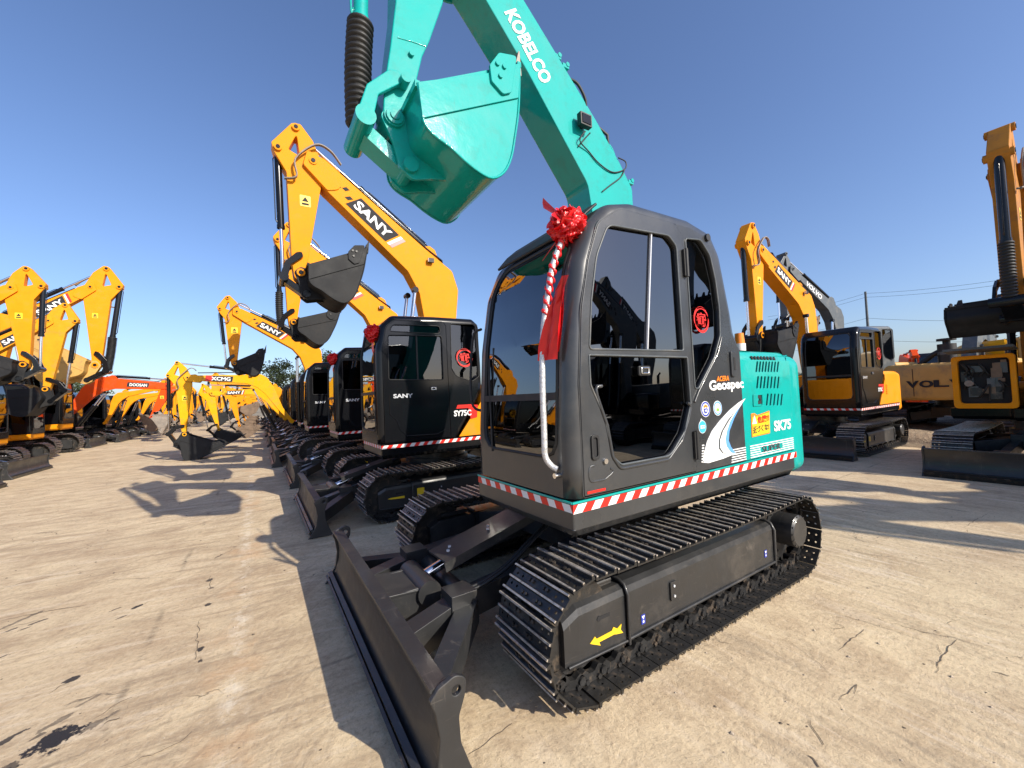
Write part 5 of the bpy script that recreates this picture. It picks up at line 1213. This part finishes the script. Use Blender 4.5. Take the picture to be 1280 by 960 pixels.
STAINS = [(70,925,.12,.07,.9,1.),(92,848,.05,.022,.6,.95),(172,758,.055,.025,.7,.95),(143,762,.04,.014,.6,.9),(153,771,.04,.012,.6,.7),(250,812,.03,.02,1.5,.95),(250,826,.03,.018,1.5,.9),(259,756,.03,.02,1.5,.9),(262,725,.03,.025,1.5,.85),(265,735,.02,.02,1.5,.7),
          (70,903,.08,.02,.7,.6),(118,905,.05,.025,.7,.6),(8,925,.06,.02,.7,.9),(10,960,.05,.03,.7,.8),(20,778,.22,.018,.95,.6),(48,777,.06,.016,.6,.8),(30,786,.03,.014,.6,.8),(12,788,.04,.014,.6,.8),(5,820,.03,.01,.6,.8),(48,920,.03,.015,.7,.7),(140,893,.04,.012,.7,.45),(110,876,.05,.014,.7,.5)]
M['ground'] = ground_mat('worn_concrete'); M['dirt'] = ground_mat('churned_mud', True)
M['far'] = mat('dry_plain',(.26,.21,.14),.95,noise=.2,nscale=.05)
d = MB(); xs = [-400,-60,-11.2,14,60,400]; d.add([(-9.9,-75,0),(22,-75,0),(22,30,0),(-9.9,30,0)], [(0,1,2,3)], 'ground'); go = d.build('yard_pavement'); tag(go, kind='structure')
d = MB(); d.add([(-900,-900,-.03),(900,-900,-.03),(900,900,-.03),(-900,900,-.03)], [(0,1,2,3)], 'far'); tag(d.build('ground'), kind='structure')
def crack(mb, pts, w, m='crack', jit=3.5, z=.003, seed=0):
    rg_ = random.Random(seed); P = [at(a, b, 'z', 0) for a, b in pts]; Q = []
    for a, b in zip(P, P[1:]):
        n_ = max(2, int((b-a).length/.03)); nn = Vector((-(b-a).y, (b-a).x, 0)).normalized()
        for i in range(n_): Q.append(a+(b-a)*i/n_+nn*rg_.gauss(0,.0045)*jit*.28)
    Q.append(P[-1]); k = len(Q)
    for i in range(k-1):
        t = (Q[i+1]-Q[i]).normalized(); nn = Vector((-t.y, t.x, 0)); w_ = w*.45; e0 = w_*math.sin(PI*(i+.25)/k)**.5*rg_.uniform(.5,1.2); e1 = w_*math.sin(PI*(i+1.1)/(k+.3))**.5*.8
        mb.add([Q[i]+nn*e0/2+Vector((0,0,z)), Q[i]-nn*e0/2+Vector((0,0,z)), Q[i+1]-nn*e1/2+Vector((0,0,z)), Q[i+1]+nn*e1/2+Vector((0,0,z))], [(0,1,2,3)], m)
M['grit'] = mat('grit_stone', (.38,.31,.23), .9, noise=.4, nscale=30)
M['crack'] = mat('crack_dirt', (.13,.10,.07), .95, noise=.4, nscale=40)  # dark brown of the crack strips and some grit chips
d = MB()
for i, (pts, w) in enumerate((([(1172,842),(1171,832),(1178,820),(1189,806),(1196,800)],.012),([(1171,832),(1166,827),(1160,826)],.006),([(1178,820),(1174,812),(1172,806)],.005),([(1196,800),(1210,803),(1230,809)],.005),
    ([(1048,814),(1060,804),(1080,787)],.010),([(1040,786),(1056,785),(1045,780)],.008),([(1012,900),(1020,915),(1030,932)],.010),([(1010,945),(1018,950),(1024,960)],.02),([(1050,876),(1062,868),(1070,856),(1068,868)],.010),
    ([(1025,765),(1060,772),(1090,780),(1150,800)],.006),([(985,800),(1000,812),(1025,830),(1040,845)],.005),([(1205,660),(1220,650),(1235,642)],.010),([(1180,652),(1196,650),(1212,652)],.010),([(1240,840),(1262,846)],.014),
    ([(890,790),(900,802),(915,806)],.006),([(1140,700),(1160,705),(1185,708)],.006),([(1060,688),(1090,694),(1120,697)],.008),([(1180,780),(1200,775)],.006),([(0,777),(30,770),(60,764),(105,757)],.020),([(0,787),(25,781),(50,776)],.010),
    ([(249,775),(247,800),(244,825)],.012),([(262,720),(263,735)],.012),([(150,960),(190,945),(225,928),(240,915)],.010),([(100,733),(140,725),(200,722)],.008),([(115,900),(140,885),(165,872)],.012),
    ([(130,905),(140,901),(150,898)],.02),([(235,690),(262,680),(280,672)],.006),([(60,868),(75,858),(95,850)],.012),([(585,945),(600,935),(640,905)],.010),([(650,800),(690,820),(730,800)],.006))):
    crack(d, pts, w, seed=i)
tag(d.build('pavement_cracks'), kind='structure')
rgg = random.Random(9); d = MB()
for i in range(2600):
    x = rgg.uniform(-5,7); y = rgg.uniform(-9,2.9); dd = math.hypot(x-CAM.x, y-CAM.y)
    if dd < .6 or (-1.5<x<1.5 and -1.2<y<1.2): continue
    r_ = rgg.choice((.003,.004,.004,.006,.009))*rgg.uniform(.6,1.3)
    vs_ = [(x+r_*math.cos(a)*rgg.uniform(.7,1.3), y+r_*math.sin(a)*rgg.uniform(.7,1.3), .001) for a in (0,1.3,2.5,3.8,5.1)]+[(x+r_*.2,y,r_*rgg.uniform(.5,1.))]
    d.add(vs_, [(0,1,5),(1,2,5),(2,3,5),(3,4,5),(4,0,5)], rgg.choice(('grit','grit','crack')))
tag(d.build('loose_grit'), 'loose grit and tiny stone chips scattered over the worn concrete', 'grit', kind='stuff')
rg = random.Random(5); d = MB(); rows = []
from mathutils import noise as mn
for i in range(90):
    row = []
    for j in range(110):
        x = -9.45-i*.38; y = -20+j*.36; e = min(1, i/4)
        h = -.03+min(1,i/2)*.045+e*(.06+.30*max(0, mn.noise((x*.35,y*.35,1)))+.10*mn.noise((x*1.3,y*1.3,4))+.05*mn.noise((x*3.5,y*3.5,9)))
        row.append((x+.2*mn.noise((y*.8,3,1))*(1-e)*2, y, h))
    rows.append(row)
d.grid(rows, 'dirt', True); tag(d.build('mud_ground'), kind='structure')

# ================================================================== CAMERA, SKY, SUN
cd = bpy.data.cameras.new('camera'); co = bpy.data.objects.new('camera', cd); COL.objects.link(co)
Rm = Matrix((_r, _u, -_f)).transposed().to_4x4(); co.matrix_world = Matrix.Translation(CAM) @ Rm
cd.sensor_width = 36; cd.lens = FPX/1280*36; cd.clip_start = .05; cd.clip_end = 3000; scene.camera = co
SUN = Vector((-.57,1.57,1.0)).normalized()
el = math.asin(SUN.z); az = math.atan2(SUN.x, SUN.y)
sd = bpy.data.lights.new('sun', 'SUN'); sd.energy = 5.0; sd.angle = math.radians(.53); sd.color = (1,.925,.80)
so = bpy.data.objects.new('sun', sd); COL.objects.link(so); so.rotation_euler = (-SUN).to_track_quat('-Z','Y').to_euler(); so.location = SUN*50
wd = bpy.data.worlds.new('World'); scene.world = wd; wd.use_nodes = True; nt = wd.node_tree; bg = nt.nodes['Background']
sk = nt.nodes.new('ShaderNodeTexSky'); sk.sky_type = 'NISHITA'; sk.sun_disc = False; sk.sun_elevation = el; sk.sun_rotation = az; sk.altitude = 20; sk.air_density = 1.05; sk.dust_density = 1.3; sk.ozone_density = 4.
tn = nt.nodes.new('ShaderNodeVectorMath'); tn.operation = 'MULTIPLY'; tn.inputs[1].default_value = (.99,.98,1.10); nt.links.new(sk.outputs[0], tn.inputs[0]); nt.links.new(tn.outputs[0], bg.inputs[0]); bg.inputs[1].default_value = .13
scene.view_settings.view_transform = 'Standard'; scene.view_settings.look = 'None'; scene.view_settings.exposure = .40; scene.view_settings.gamma = 1
scene.render.engine = 'CYCLES'; scene.cycles.max_bounces = 7; scene.cycles.transparent_max_bounces = 10; scene.cycles.glossy_bounces = 4; scene.cycles.use_denoising = True
scene.render.resolution_x = 1024; scene.render.resolution_y = 768
